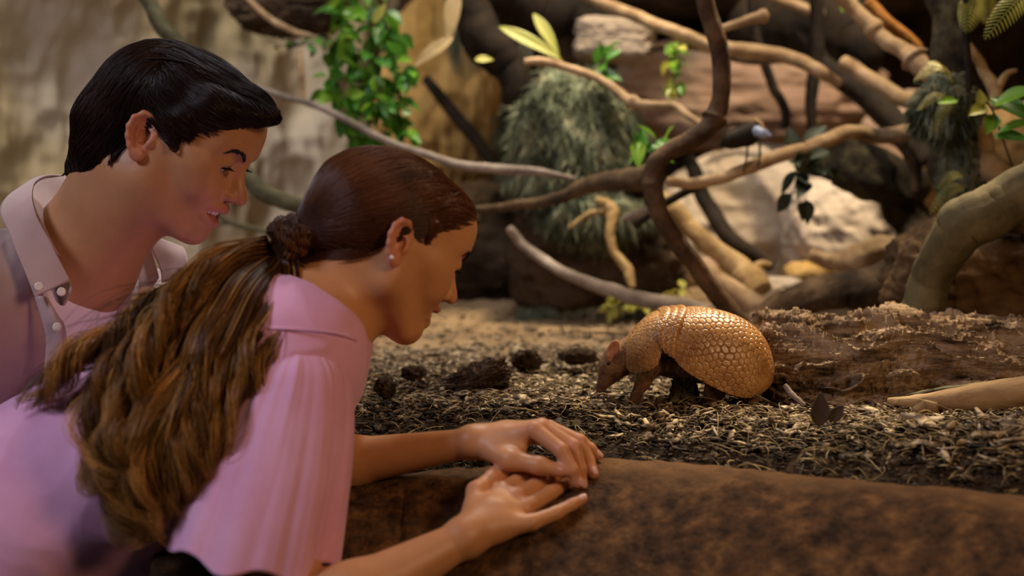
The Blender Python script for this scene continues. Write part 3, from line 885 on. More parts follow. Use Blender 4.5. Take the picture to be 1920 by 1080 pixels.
B('pale stub poking out left of the vine bend', [(1170, 412, 2.8), (1200, 398, 2.78), (1232, 390, 2.76)], [6, 8, 8], wGrey, seed=31)
B('dark upright limb behind the pinkish boulder, left of the pair', [(1405, -60, 3.3), (1415, 60, 3.3), (1445, 150, 3.3), (1468, 205, 3.3), (1475, 240, 3.3)], [8, 9, 9, 9], wDark, seed=32)
B('dark upright limb right of the pair, above the hooked branch', [(1532, -60, 3.2), (1530, 60, 3.2), (1528, 150, 3.2), (1518, 200, 3.2), (1522, 262, 3.2)], [12, 13, 11, 9], wDark, seed=33)
B('short tan twig in the dark beneath the top edge', [(1440, -10, 3.3), (1500, 12, 3.3), (1545, 28, 3.3)], [10, 10, 8], wPale, 'twig', 34, cat='twig')
B('dark leaning limb behind the leafy plant', [(860, -30, 3.2), (900, 60, 3.2), (950, 140, 3.2), (985, 230, 3.2)], [40, 40, 34, 20], wDark, seed=35, rough=.3)
B('dark slanting root on the ochre wall', [(800, 150, 3.6), (850, 210, 3.6), (910, 290, 3.55), (960, 380, 3.5)], [9, 12, 12, 12], wDark, 'root', 36, cat='root')
B('black limb over the top middle', [(920, -30, 3.4), (1010, 10, 3.4), (1100, 40, 3.4), (1190, 48, 3.4)], [60, 50, 34, 20], wDark, seed=37, rough=.3)
B('black limb sagging along the top right', [(1380, 20, 3.5), (1460, 60, 3.5), (1560, 60, 3.4), (1640, 90, 3.3)], [40, 55, 55, 40], wDark, seed=38, rough=.3)
B('shadowy root arching under the drip-marked boulder', [(1290, 300, 3.3), (1330, 380, 3.25), (1375, 450, 3.2), (1450, 500, 3.2)], [12, 16, 16, 14], wDark, 'root', 39, cat='root')


# ------------------------------------------------------------------ the crumbling log behind the armadillo
def bark_log():
    nu, nv = 620, 300
    u, v = np.meshgrid(np.linspace(0, 1, nu), np.linspace(0, 1, nv), indexing='ij'); u = u.ravel(); v = v.ravel()
    top = spline(px((1400, 622, 2.10), (1430, 612, 2.10), (1500, 612, 2.10), (1580, 614, 2.10), (1650, 606, 2.11), (1750, 612, 2.12), (1850, 620, 2.13), (1960, 632, 2.14), (2080, 650, 2.15)), nu)
    H_ = np.interp(np.linspace(0, 1, nu), [0, .06, .2, .5, 1], [.062, .088, .098, .092, .085])
    wd = np.interp(np.linspace(0, 1, nu), [0, .04, .1, .4, 1], [.03, .07, .10, .125, .15])
    a = (v - .5) * math.pi * 1.12
    iu = np.clip((u * (nu - 1)).round().astype(int), 0, nu - 1)
    c = top[iu].copy(); c[:, 2] -= H_[iu]
    sy = np.sin(a); cz = np.sign(np.cos(a)) * np.abs(np.cos(a)) ** 1.05
    P = c + np.c_[0 * a, sy * wd[iu], cz * H_[iu]]
    nrm = unit(np.c_[0 * a, sy / wd[iu], np.cos(a) / H_[iu]])
    q = np.c_[u * 5.2, a * 2.6, u * 0 + 3]
    wq = .35 * fbm(q * 1.4, 3, 7)
    lay = fbm(np.c_[u * 5 + wq, a * 6.5 + wq * 4 + u * 2.5, u * 0], 5, 9, .58, ridged=True)
    blk = fbm(np.c_[u * 16, a * 4, u * 0 + 2], 4, 12)
    d = .032 * lay + .014 * blk + .012 * fbm(np.c_[u * 5, a * 1.6, u * 0], 2, 15) + .0035 * fbm(np.c_[u * 60, a * 22, u * 0], 3, 18, ridged=True)
    d = np.round(d / .006) * .003 + d * .5
    fall = sstep(0, .05, u)
    P = P + nrm * (d * fall)[:, None] + np.c_[(.012 * fbm(np.c_[u * 0, a * 5, u * 0 + 4], 3, 20)) * (1 - fall), 0 * a, 0 * a]
    m = material('rotten_bark', (.03, .017, .008), .85, .25, base2=(.64, .47, .30), base3=(.31, .20, .11), scale=30, detail=10, bump=.9, bscale=130, stretch=(.4, 1, 2.2), contrast=(.32, .60))
    o = mesh('bark_log', P, grid_faces(nu, nv), m)
    tag(o, 'crumbling weathered log with layered bark lying right behind the armadillo', 'log')
bark_log()


def plank(label, pts, w, th, mat, name='plank', seed=0, cat='wood'):
    """Split piece of wood: a rough four-sided bar along pts."""
    C = spline(px(*pts), 60); T, A, Bn = frames(C)
    up = np.array([0, 0, 1.]); rows = []
    for i in range(60):
        t = i / 59; s = unit(np.cross(T[i], up)); n = np.cross(s, T[i])
        ww = np.interp(t, np.linspace(0, 1, len(w)), w); tt = np.interp(t, np.linspace(0, 1, len(th)), th)
        ring = []
        for x, y in [(-1, -.7), (-1, 0), (-.9, .8), (0, 1), (.9, .7), (1, 0), (.95, -.8), (0, -1)]:
            ring.append(C[i] + s * x * ww + n * y * tt)
        rows.append(ring)
    V = np.array(rows).reshape(-1, 3)
    V = V + .0016 * np.c_[fbm(V * [30, 90, 90], 3, seed), fbm(V * [30, 90, 90], 3, seed + 1), fbm(V * [30, 90, 90], 3, seed + 2)]
    Fq = grid_faces(60, 8, True)
    V = np.vstack([V, C[0], C[-1]]); j = np.arange(8); j2 = (j + 1) % 8; a = 480
    T3 = np.vstack([Fq[:, [0, 1, 2]], Fq[:, [0, 2, 3]], np.stack([np.full(8, a), j2, j], 1), np.stack([np.full(8, a + 1), 59 * 8 + j, 59 * 8 + j2], 1)])
    o = mesh(name, V, T3, mat); tag(o, label, cat); return o

mPl = material('split_wood', (.22, .13, .055), .75, .25, base2=(.42, .28, .13), scale=14, bump=.3, bscale=80, stretch=(.3, 2, 2))
plank('pale split plank lying at the right edge in front of the log', [(1665, 752, 1.86), (1740, 752, 1.84), (1830, 745, 1.82), (1960, 728, 1.80)], [.006, .018, .026, .03], [.004, .010, .018, .020], mPl, seed=1)
plank('thin greenish strip of wood above the split plank', [(1700, 742, 1.93), (1780, 728, 1.92), (1885, 718, 1.91)], [.004, .006, .006], [.002, .0035, .004], wOlive, 'wood_strip', 2)
plank('dark stick end pointing left below the log', [(1690, 752, 1.9), (1720, 742, 1.9), (1752, 733, 1.9)], [.003, .005, .006], [.002, .003, .003], wDark, 'stick', 3, 'stick')
plank('grey splinter lying in the bedding below the split plank', [(1690, 778, 1.76), (1750, 788, 1.75), (1800, 795, 1.74)], [.005, .007, .006], [.003, .004, .003], wGrey, 'splinter', 4)
plank('pale curved splinter right of the grey one', [(1830, 800, 1.7), (1870, 790, 1.7), (1905, 778, 1.7)], [.003, .004, .003], [.002, .002, .002], wGrey, 'splinter', 5)
plank('small grey stick standing tilted right of the animal', [(1470, 722, 1.9), (1488, 742, 1.89), (1508, 760, 1.88)], [.003, .0035, .003], [.003, .0035, .003], wGrey, 'stick', 6, 'stick')
plank('tan wood chunk at the left end of the split plank', [(1715, 772, 1.83), (1738, 762, 1.83), (1762, 764, 1.82)], [.010, .016, .012], [.006, .012, .010], mPl, 'wood_chunk', 7)

mClod = material('clod', (.05, .03, .018), .95, .15, base2=(.17, .11, .07), scale=60, bump=.9, bscale=250)
boulder('large dark crumbly bark clod on the soil between the face and the armadillo', (897, 712, 2.06), (.040, .024, .020), mClod, 41, 'bark_clod', .5, -14, n=80, freq=2.2, sq=3, cat='bark')
boulder('smaller dark clod behind and right of the large crumbly one', (988, 676, 2.3), (.020, .018, .014), mClod, 42, 'bark_clod', .5, 10, n=50, freq=2.2, cat='bark')
boulder('dark shard near the pink sleeve edge', (722, 728, 2.0), (.012, .010, .012), mClod, 43, 'bark_clod', .5, 30, n=40, freq=2.2, cat='bark')
boulder('dark clod just left of the armadillo ear', (1085, 668, 2.32), (.026, .02, .010), mClod, 44, 'bark_clod', .5, 0, n=40, freq=2.2, cat='bark')
boulder('low dark clod under the chin', (775, 700, 2.15), (.016, .014, .009), mClod, 45, 'bark_clod', .5, 0, n=40, freq=2.2, cat='bark')
boulder('brown dirt lump beside the armadillo belly', (1283, 735, 1.98), (.018, .016, .020), material('dirt_lump', (.10, .075, .04), .9, .2, base2=(.25, .2, .12), scale=60, bump=.8, bscale=200), 46, 'dirt_lump', .4, 0, n=40, freq=2.2, cat='soil')


# ------------------------------------------------------------------ bedding: chips and fibres
def bedding():
    rng = np.random.default_rng(5)
    def chips(N, fx, size, seed, lift=.0):
        x = fx[0] + (fx[1] - fx[0]) * rng.random(N); e = fx[2] + (fx[3] - fx[2]) * rng.random(N) ** fx[4]
        y = crest(x) + e; z = G + soil_z(x, y) + lift * rng.random(N) + .001
        c = np.c_[x, y, z]
        L = size[0] * np.exp(rng.normal(0, .45, N)); Wd = L * rng.uniform(.12, .55, N); Th = rng.uniform(.0006, .0022, N)
        yaw = rng.random(N) * 6.28; pit = rng.normal(0, .22, N); rol = rng.normal(0, .5, N)
        cy, sy, cp, sp, cr, sr = np.cos(yaw), np.sin(yaw), np.cos(pit), np.sin(pit), np.cos(rol), np.sin(rol)
        a = np.c_[cy * cp, sy * cp, sp]; b = np.c_[-sy * cr - cy * sp * sr, cy * cr - sy * sp * sr, cp * sr]; n = np.cross(a, b)
        us = np.array([-1, -.35, .4, 1.]); V = []
        bend = rng.normal(0, .07, N)
        for u in us:
            for s_, t_ in ((-1, -1), (1, -1), (1, 1), (-1, 1)):
                w_ = (1 - .55 * abs(u) ** 1.5) * (1 + rng.normal(0, .22, N))
                V.append(c + a * (L * u / 2)[:, None] + b * (Wd * s_ * w_ / 2)[:, None] + n * (Th * t_ / 2 + bend * L * (1 - u * u))[:, None])
        V = np.stack(V, 1)
        f = []
        for k in range(3):
            for j in range(4): f.append([k * 4 + j, k * 4 + (j + 1) % 4, (k + 1) * 4 + (j + 1) % 4, (k + 1) * 4 + j])
        f += [[3, 2, 1, 0], [12, 13, 14, 15]]
        Fq = (np.array(f)[None] + (np.arange(N) * 16)[:, None, None]).reshape(-1, 4)
        return V.reshape(-1, 3), Fq
    def cmat(name, a, b, c):
        m = material(name, a, .8, .3, base2=b, base3=c, scale=55, detail=2, contrast=(.36, .62)); return m
    mixed = cmat('chips_mixed', (.03, .02, .011), (.50, .40, .26), (.16, .11, .06))
    dark = cmat('chips_dark', (.010, .007, .004), (.085, .055, .024), (.03, .018, .009))
    # lit part of the floor
    V1 = chips(12500, (-.36, 1.2, .20, .95, .9), (.010,), 1, .004)
    V2 = chips(2200, (-.38, 1.2, .6, 1.6, 1.0), (.012,), 2, .003)
    V3 = chips(1100, (.12, .95, .10, .36, 1), (.0165,), 3, .010)
    V, Q = join([V1, V2, V3]); tag(mesh('wood_chips', V, Q, mixed, smooth=False), 'loose mixed wood chips bedding over the enclosure floor', 'wood chips', kind='stuff')
    V1 = chips(6500, (-.34, 1.0, .005, .26, 1), (.009,), 4, .006)  # darker chips along the strip nearest the ledge
    V, Q = join([V1]); tag(mesh('leaf_litter', V, Q, dark, smooth=False), 'dark leaf litter on the bank behind the ledge', 'litter', kind='stuff')
    # straw fibres
    S = []
    for (N, fx, L) in ((650, (-.35, 1.1, .14, .5), .026), (330, (.2, .95, .05, .3), .036), (300, (-.3, 1, .02, .2), .022)):
        x = rng.uniform(fx[0], fx[1], N); y = crest(x) + rng.uniform(fx[2], fx[3], N); z = G + soil_z(x, y) + .003 + rng.random(N) * .008
        yaw = rng.random(N) * 6.28; l = L * np.exp(rng.normal(0, .4, N)); el = rng.normal(.05, .35, N)
        d = np.c_[np.cos(yaw) * np.cos(el), np.sin(yaw) * np.cos(el), np.sin(el)]
        bend = unit(rng.normal(size=(N, 3))) * (l * .28)[:, None]; bend[:, 2] = np.abs(bend[:, 2])
        t = np.linspace(-1, 1, 7)
        P = np.c_[x, y, z][:, None] + d[:, None] * (t[None] * l[:, None] / 2)[..., None] + bend[:, None] * (1 - t * t)[None, :, None]
        S.append(P)
    S = np.concatenate(S)
    V, Q = strands_mesh(S, rng.uniform(.0003, .0008, len(S)), 4)
    tag(mesh('straw', V, Q, cmat('straw', (.14, .10, .04), (.55, .44, .22), (.33, .24, .10))), 'fine dry straw fibres tangled through the bedding', 'straw', kind='stuff')
bedding()
# ------------------------------------------------------------------ plants, moss, bird
def leafmat(name, a, b, rough=.4, tr=.25):
    m = material(name, a, rough, .5, base2=b, scale=12, detail=3)
    nt = m.node_tree; b_ = nt.nodes['Principled BSDF']; out = nt.nodes['Material Output']
    t = nt.nodes.new('ShaderNodeBsdfTranslucent'); t.inputs[0].default_value = (*b, 1); mx = nt.nodes.new('ShaderNodeMixShader'); mx.inputs[0].default_value = tr
    nt.links.new(b_.outputs[0], mx.inputs[1]); nt.links.new(t.outputs[0], mx.inputs[2]); nt.links.new(mx.outputs[0], out.inputs['Surface'])
    return m
lGreen = leafmat('leaf_green', (.025, .11, .012), (.10, .32, .03))
lBright = leafmat('leaf_bright', (.10, .30, .02), (.28, .50, .05), .35, .35)
lYel = leafmat('leaf_yellow', (.26, .30, .03), (.50, .46, .09), .5, .3)
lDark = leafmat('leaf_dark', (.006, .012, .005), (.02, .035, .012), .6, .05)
lDry = leafmat('leaf_dry', (.24, .17, .07), (.45, .34, .16), .7, .2)


def leaf(c, d, up, L_, w_, curl=.15, n=9, m=5, shape=1.):
    """One leaf blade: c base, d direction, up normal."""
    d = unit(d); s = unit(np.cross(d, up)); nn = np.cross(s, d)
    u, v = np.meshgrid(np.linspace(0, 1, n), np.linspace(-1, 1, m), indexing='ij')
    wd = np.sin(math.pi * u ** .8 * .98 + .02) ** shape * w_ / 2
    P = c + d * (u * L_)[..., None] + s * (v * wd)[..., None] + nn * (-curl * L_ * u ** 2 + .35 * wd * v ** 2)[..., None]
    return P.reshape(-1, 3), grid_faces(n, m)


def leafy(name, label, cat, stems, mats, rng, nleaf, L_, w_, spread=1., stem_r=.0016, smat=None, group=None):
    """stems: list of polylines (px,py,D); leaves placed along them."""
    root = empty(name, W(*stems[0][0]), label, cat, group)
    for si, st in enumerate(stems):
        C = spline(px(*st), 30)
        V, Q = tube(C, np.linspace(stem_r, stem_r * .5, 30), 8); tubemesh('stem', V, Q, smat or wOlive, root)
    per = {}
    for si, st in enumerate(stems):
        C = spline(px(*st), 60); T = unit(np.gradient(C, axis=0))
        for k in range(nleaf):
            i = rng.integers(4, 60)
            d = unit(T[i] * .5 + rng.normal(size=3) * spread + np.array([0, -.2, -.25]))
            upn = unit(np.array([0, -.5, 1.]) + rng.normal(0, .5, 3))
            l = L_ * rng.uniform(.7, 1.25)
            V, Q = leaf(C[i] + rng.normal(0, L_ * .22, 3), d, upn, l, l * w_, rng.uniform(0, .35))
            per.setdefault(rng.integers(0, len(mats)), []).append((V, Q))
    for k, prt in per.items():
        V, Q = join(prt); mesh('leaves', V, Q, mats[k], root)
    return root


def plants():
    rng = np.random.default_rng(11)
    leafy('hanging_plant', 'bright green small-leaved plant trailing down above the head with the ponytail', 'plant',
          [[(690, -40, 3.05), (690, 40, 3.0), (700, 110, 2.98), (712, 180, 2.95), (722, 215, 2.95)], [(660, -30, 3.05), (650, 40, 3.0), (665, 120, 3.0), (680, 200, 2.97), (700, 235, 2.95)],
           [(700, -10, 3.0), (730, 60, 2.98), (745, 130, 2.95), (742, 190, 2.95)], [(640, -30, 3.1), (640, 50, 3.08), (632, 120, 3.05), (625, 180, 3.05)], [(670, 100, 3.0), (665, 180, 3.0), (660, 235, 2.98), (690, 262, 2.97)],
           [(700, 120, 2.98), (735, 200, 2.96), (745, 245, 2.95)]], [lGreen, lGreen, lBright], rng, 36, .046, .62)
    leafy('leaf_sprig', 'yellow-green sprig hanging left of the dark vine near the top', 'plant', [[(1245, 85, 3.0), (1262, 110, 2.98), (1262, 150, 2.97), (1275, 185, 2.95)]], [lYel, lBright], rng, 24, .035, .6)
    leafy('leaf_sprig', 'dark green upright leaves behind the zigzag branch', 'plant', [[(1130, 150, 3.05), (1128, 120, 3.05), (1130, 95, 3.05)]], [lGreen], rng, 7, .05, .55)
    leafy('leaf_sprig', 'bright fresh leaves left of the vine bend', 'plant', [[(1190, 290, 2.7), (1215, 270, 2.68), (1250, 255, 2.66)], [(1200, 300, 2.72), (1225, 290, 2.7)]], [lBright, lGreen], rng, 9, .045, .55)
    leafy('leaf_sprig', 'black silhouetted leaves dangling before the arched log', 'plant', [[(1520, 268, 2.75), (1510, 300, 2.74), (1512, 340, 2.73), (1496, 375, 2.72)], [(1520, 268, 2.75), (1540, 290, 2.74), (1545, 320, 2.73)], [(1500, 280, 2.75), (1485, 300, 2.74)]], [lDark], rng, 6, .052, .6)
    leafy('leaf_sprig', 'small dark leaves on a twig at the top left of centre', 'plant', [[(500, 75, 3.1), (530, 85, 3.1), (580, 80, 3.1), (620, 75, 3.1)]], [lGreen, lDark], rng, 12, .035, .5)
    leafy('leaf_sprig', 'tiny green leaves peeking over the top edge above the orange stick', 'plant', [[(1590, -12, 2.9), (1600, 5, 2.9), (1612, 18, 2.9)]], [lBright], rng, 5, .03, .6)
    leafy('leaf_sprig', 'small yellowish plant on the ground left of the armadillo back', 'plant', [[(1200, 585, 2.9), (1245, 560, 2.88), (1285, 545, 2.85)], [(1100, 585, 2.9), (1150, 575, 2.9), (1200, 572, 2.88)]], [lYel], rng, 16, .03, .5)
    # glossy broad leaves at the right edge
    root = empty('broadleaf_plant', W(1900, 260, 2.4), 'glossy broad green leaves at the right edge beside the mossy trunk', 'plant')
    for (a, b, L_, w_, m) in [((1862, 200, 2.42), (1935, 165, 2.36), .085, .05, lBright), ((1858, 185, 2.44), (1925, 215, 2.38), .085, .05, lGreen), ((1870, 250, 2.42), (1930, 225, 2.37), .07, .035, lBright),
                              ((1862, 255, 2.42), (1925, 258, 2.38), .065, .032, lGreen), ((1850, 200, 2.45), (1812, 215, 2.42), .045, .026, lYel), ((1868, 215, 2.45), (1846, 258, 2.42), .045, .028, lBright), ((1795, 188, 2.5), (1752, 190, 2.48), .04, .02, lBright),
                              ((1840, 205, 2.45), (1838, 165, 2.45), .035, .022, lYel)]:
        A = W(*a); Bp = W(*b); V, Q = leaf(A, Bp - A, np.array([.1, -.75, .75]), L_, w_, .12, 14, 9)
        mesh('leaf', V, Q, m, root)
    V, Q = tube(spline(px((1905, 330, 2.5), (1880, 260, 2.46), (1865, 215, 2.44), (1850, 190, 2.44)), 20), .002, 8); tubemesh('stem', V, Q, wOlive, root)

    # ferns
    lFern = leafmat('leaf_fern', (.20, .20, .03), (.42, .38, .09), .5, .25)
    def fern(label, a, b, L_, w_, mat, sag=.1, n=0, up=(0, -.6, .8), group=None, name='fern_frond'):
        A = W(*a); Bp = W(*b); n = int(np.linalg.norm(Bp - A) / .0075) + 5; C = spline([A, (A + Bp) / 2 + np.array([0, 0, sag * np.linalg.norm(Bp - A)]), Bp], n); T = unit(np.gradient(C, axis=0))
        up = unit(np.array(up)); parts = []
        for i in range(2, n):
            t = i / (n - 1); l = w_ * math.sin(math.pi * min(1, t * .85 + .15)) ** .8 + .003
            for sgn in (-1, 1):
                d = unit(np.cross(T[i], up) * sgn + T[i] * .55)
                parts.append(leaf(C[i], d, up, l, l * .12 + .0008, .12, 6, 3, .6))
        parts.append((lambda q: (q[0], q[1]))(tube(C, np.linspace(.0013, .0005, n), 6, cap=False)))
        V, Q = join(parts); o = mesh(name, V, Q, mat); tag(o, label, 'fern', group)
    fern('pale green fern frond crossing the top right corner', (1960, -30, 2.3), (1848, 72, 2.28), .12, .028, lYel)
    fern('yellow-green fern tuft at the top edge left of the corner frond, its widest frond', (1835, -25, 2.5), (1812, 60, 2.48), .1, .026, lYel)
    fern('narrow fern frond beside the widest one of the top tuft', (1850, -20, 2.52), (1850, 45, 2.5), .1, .022, lYel)
    fern('fine fern frond curling over the mossy trunk', (1800, 160, 2.55), (1715, 150, 2.52), .1, .014, lFern, .3)
    fern('drooping fern frond on the trunk below the curling one', (1790, 190, 2.55), (1755, 245, 2.52), .1, .013, lFern, .2)
    fern('short fern frond pointing left off the trunk, lowest of the moss tuft', (1795, 200, 2.54), (1722, 205, 2.5), .1, .012, lFern, .25)
    fern('short fern frond arching over the top of the moss tuft', (1790, 170, 2.55), (1740, 118, 2.5), .1, .012, lFern, .2)
    fern('yellowish fern frond low on the trunk behind the driftwood', (1815, 350, 2.5), (1745, 400, 2.48), .1, .015, lFern, .2)
    fern('small yellowish frond just above the low one behind the driftwood', (1812, 330, 2.5), (1760, 352, 2.48), .1, .012, lFern, .2)
    fern('grey-green fern frond hanging right of the tan dry leaf', (868, 30, 3.3), (875, 150, 3.25), .1, .05, leafmat('fern_grey', (.07, .11, .08), (.18, .24, .17), .6, .2), 0)
    fern('small fern frond at the top left of the moss clump', (985, 60, 3.2), (985, 120, 3.2), .1, .024, leafmat('fern_grey_b', (.09, .09, .06), (.24, .24, .18), .6, .2), 0)
    def lf(label, a, b, w_, mat, up=(0, -.8, .5), curl=.1, cat='leaf', name='dry_leaf'):
        A = W(*a); Bp = W(*b); V, Q = leaf(A, Bp - A, np.array(up), np.linalg.norm(Bp - A), w_, curl, 16, 7)
        o = solid(mesh(name, V, Q, mat), .0006); tag(o, label, cat)
    lf('long tan dry leaf hanging near the top centre-left', (856, -30, 3.1), (838, 85, 3.05), .035, lDry)
    lf('tan dry leaf piece below the long hanging one', (850, 70, 3.05), (775, 120, 3.0), .03, lDry)
    lf('pale leaf blade sticking up in the bright green plant', (700, 45, 2.95), (722, 5, 2.95), .022, lYel, name='pale_leaf')
    lf('olive leaf blade slanting right, upper of the crossed pair', (935, 50, 3.0), (1056, 105, 2.95), .03, lYel, name='olive_leaf')
    lf('olive leaf blade steeply crossing the slanting one', (1000, 25, 3.05), (1050, 100, 3.0), .026, lYel, name='olive_leaf')
    lf('small yellow leaf lit against the dark near the fern', (890, 112, 3.0), (925, 110, 3.0), .018, lYel, name='yellow_leaf')
    lf('single round leaf below the bright green plant', (755, 210, 2.9), (772, 212, 2.9), .02, lGreen, name='round_leaf')
    lf('dark brown dry leaf standing upright in the bedding at lower right', (1535, 800, 1.72), (1540, 735, 1.72), .024, leafmat('leaf_brown', (.03, .016, .008), (.09, .05, .025), .7, .05), (0, -1, .2), .05)
    lf('second dark dry leaf leaning right of the upright one', (1555, 790, 1.72), (1582, 760, 1.72), .016, leafmat('leaf_brown_b', (.02, .012, .007), (.06, .035, .02), .7, .05), (0, -1, .2), .05)
    lf('small reddish dry leaf in front of the armadillo chest', (1185, 755, 1.93), (1205, 735, 1.93), .018, leafmat('leaf_red', (.06, .025, .012), (.13, .055, .028), .6, .05), (0, -1, .4), .1)

    # moss clump: a rough core with short strands
    mM = material('moss', (.05, .055, .03), .95, .1, base2=(.46, .44, .28), base3=(.20, .23, .15), scale=18, bump=.8, bscale=60)
    def moss(label, c, r, N, seed, L_=.03, cat='moss'):
        rg = np.random.default_rng(seed); c = W(*c)
        V, Q = sphere((0, 0, 0), (1, 1, 1), 40, 60); d = 1 + .35 * fbm(V * 2 + seed, 4, seed) + .15 * fbm(V * 7, 3, seed + 1)
        V = V * d[:, None] * np.array(r) + c
        idx = rg.integers(0, len(V), N); P0 = V[idx]; n_ = unit((P0 - c) / np.array(r) ** 2)
        dr = unit(n_ * .7 + rg.normal(0, .6, (N, 3)) + [0, -.1, -.5])
        t = np.linspace(0, 1, 6); S = P0[:, None] + dr[:, None] * (t[None] * L_ * rg.uniform(.5, 1.5, (N, 1)))[..., None] + np.array([0, 0, -1.])[None, None] * (t ** 2 * L_ * .6)[None, :, None]
        V2, Q2 = strands_mesh(S, rg.uniform(.0008, .0025, N), 3)
        V, Q = join([(V, Q), (V2, Q2)]); o = mesh('moss', V, Q, mM); tag(o, label, cat, kind='stuff')
    moss('big shaggy grey-green moss clump hanging in the middle', (1080, 270, 3.15), (.125, .09, .15), 5200, 3)
    moss('narrow strip of moss left of the big clump', (985, 250, 3.3), (.05, .05, .13), 1500, 4)
    moss('moss trailing below the left limb', (1120, 400, 3.1), (.09, .06, .045), 1500, 5)
    moss('mossy tuft on the trunk beside the fern', (1770, 200, 2.6), (.045, .04, .05), 1600, 6, .022)
    moss('yellow-green moss line on the ground at the back', (1150, 582, 3.2), (.2, .03, .012), 1400, 7, .02)
    moss('mossy patch low on the trunk', (1800, 330, 2.62), (.03, .03, .07), 900, 8, .015)

    # bird
    bm_ = material('bird_feathers', (.006, .004, .002), .7, .2, base2=(.025, .016, .006), scale=40)
    root = empty('bird', W(1396, 318, 2.7), 'small dark wading bird with a pale blue bill on the bowed branch', 'bird')
    S = SDF().frame(); mm = .001
    S.cone(W(1372, 262, 2.7), W(1402, 254, 2.7), .018, .021, .01)
    S.cone(W(1402, 250, 2.7), W(1420, 240, 2.69), .016, .0115, .012)
    S.cone(W(1372, 262, 2.7), W(1352, 272, 2.71), .014, .004, .01)
    V, Q = S.mesh(.002); mesh('body', V, Q, bm_, root)
    S = SDF().frame(); S.cone(W(1422, 246, 2.68), W(1432, 250, 2.67), .0115, .0085, .008); S.cone(W(1432, 250, 2.67), W(1446, 254, 2.66), .008, .002, .006)
    V, Q = S.mesh(.0015); mesh('bill', V, Q, material('bird_bill', (.28, .33, .45), .4, .5), root)
    for x in (1422,):
        V, Q = tube(spline(px((1416, 224, 2.685), (1428, 232, 2.672), (1434, 246, 2.665)), 14), .0028, 8); tubemesh('eye_stripe', V, Q, material('stripe', (.45, .25, .08), .6, .3), root)
    for a, b in (((1402, 272, 2.7), (1394, 322, 2.7)), ((1424, 268, 2.7), (1422, 312, 2.7))):
        V, Q = tube(spline([W(*a), (W(*a) + W(*b)) / 2 + np.array([.002, 0, 0]), W(*b)], 12), .0022, 8); tubemesh('leg', V, Q, material('bird_leg', (.09, .06, .03), .5, .3), root)
plants()
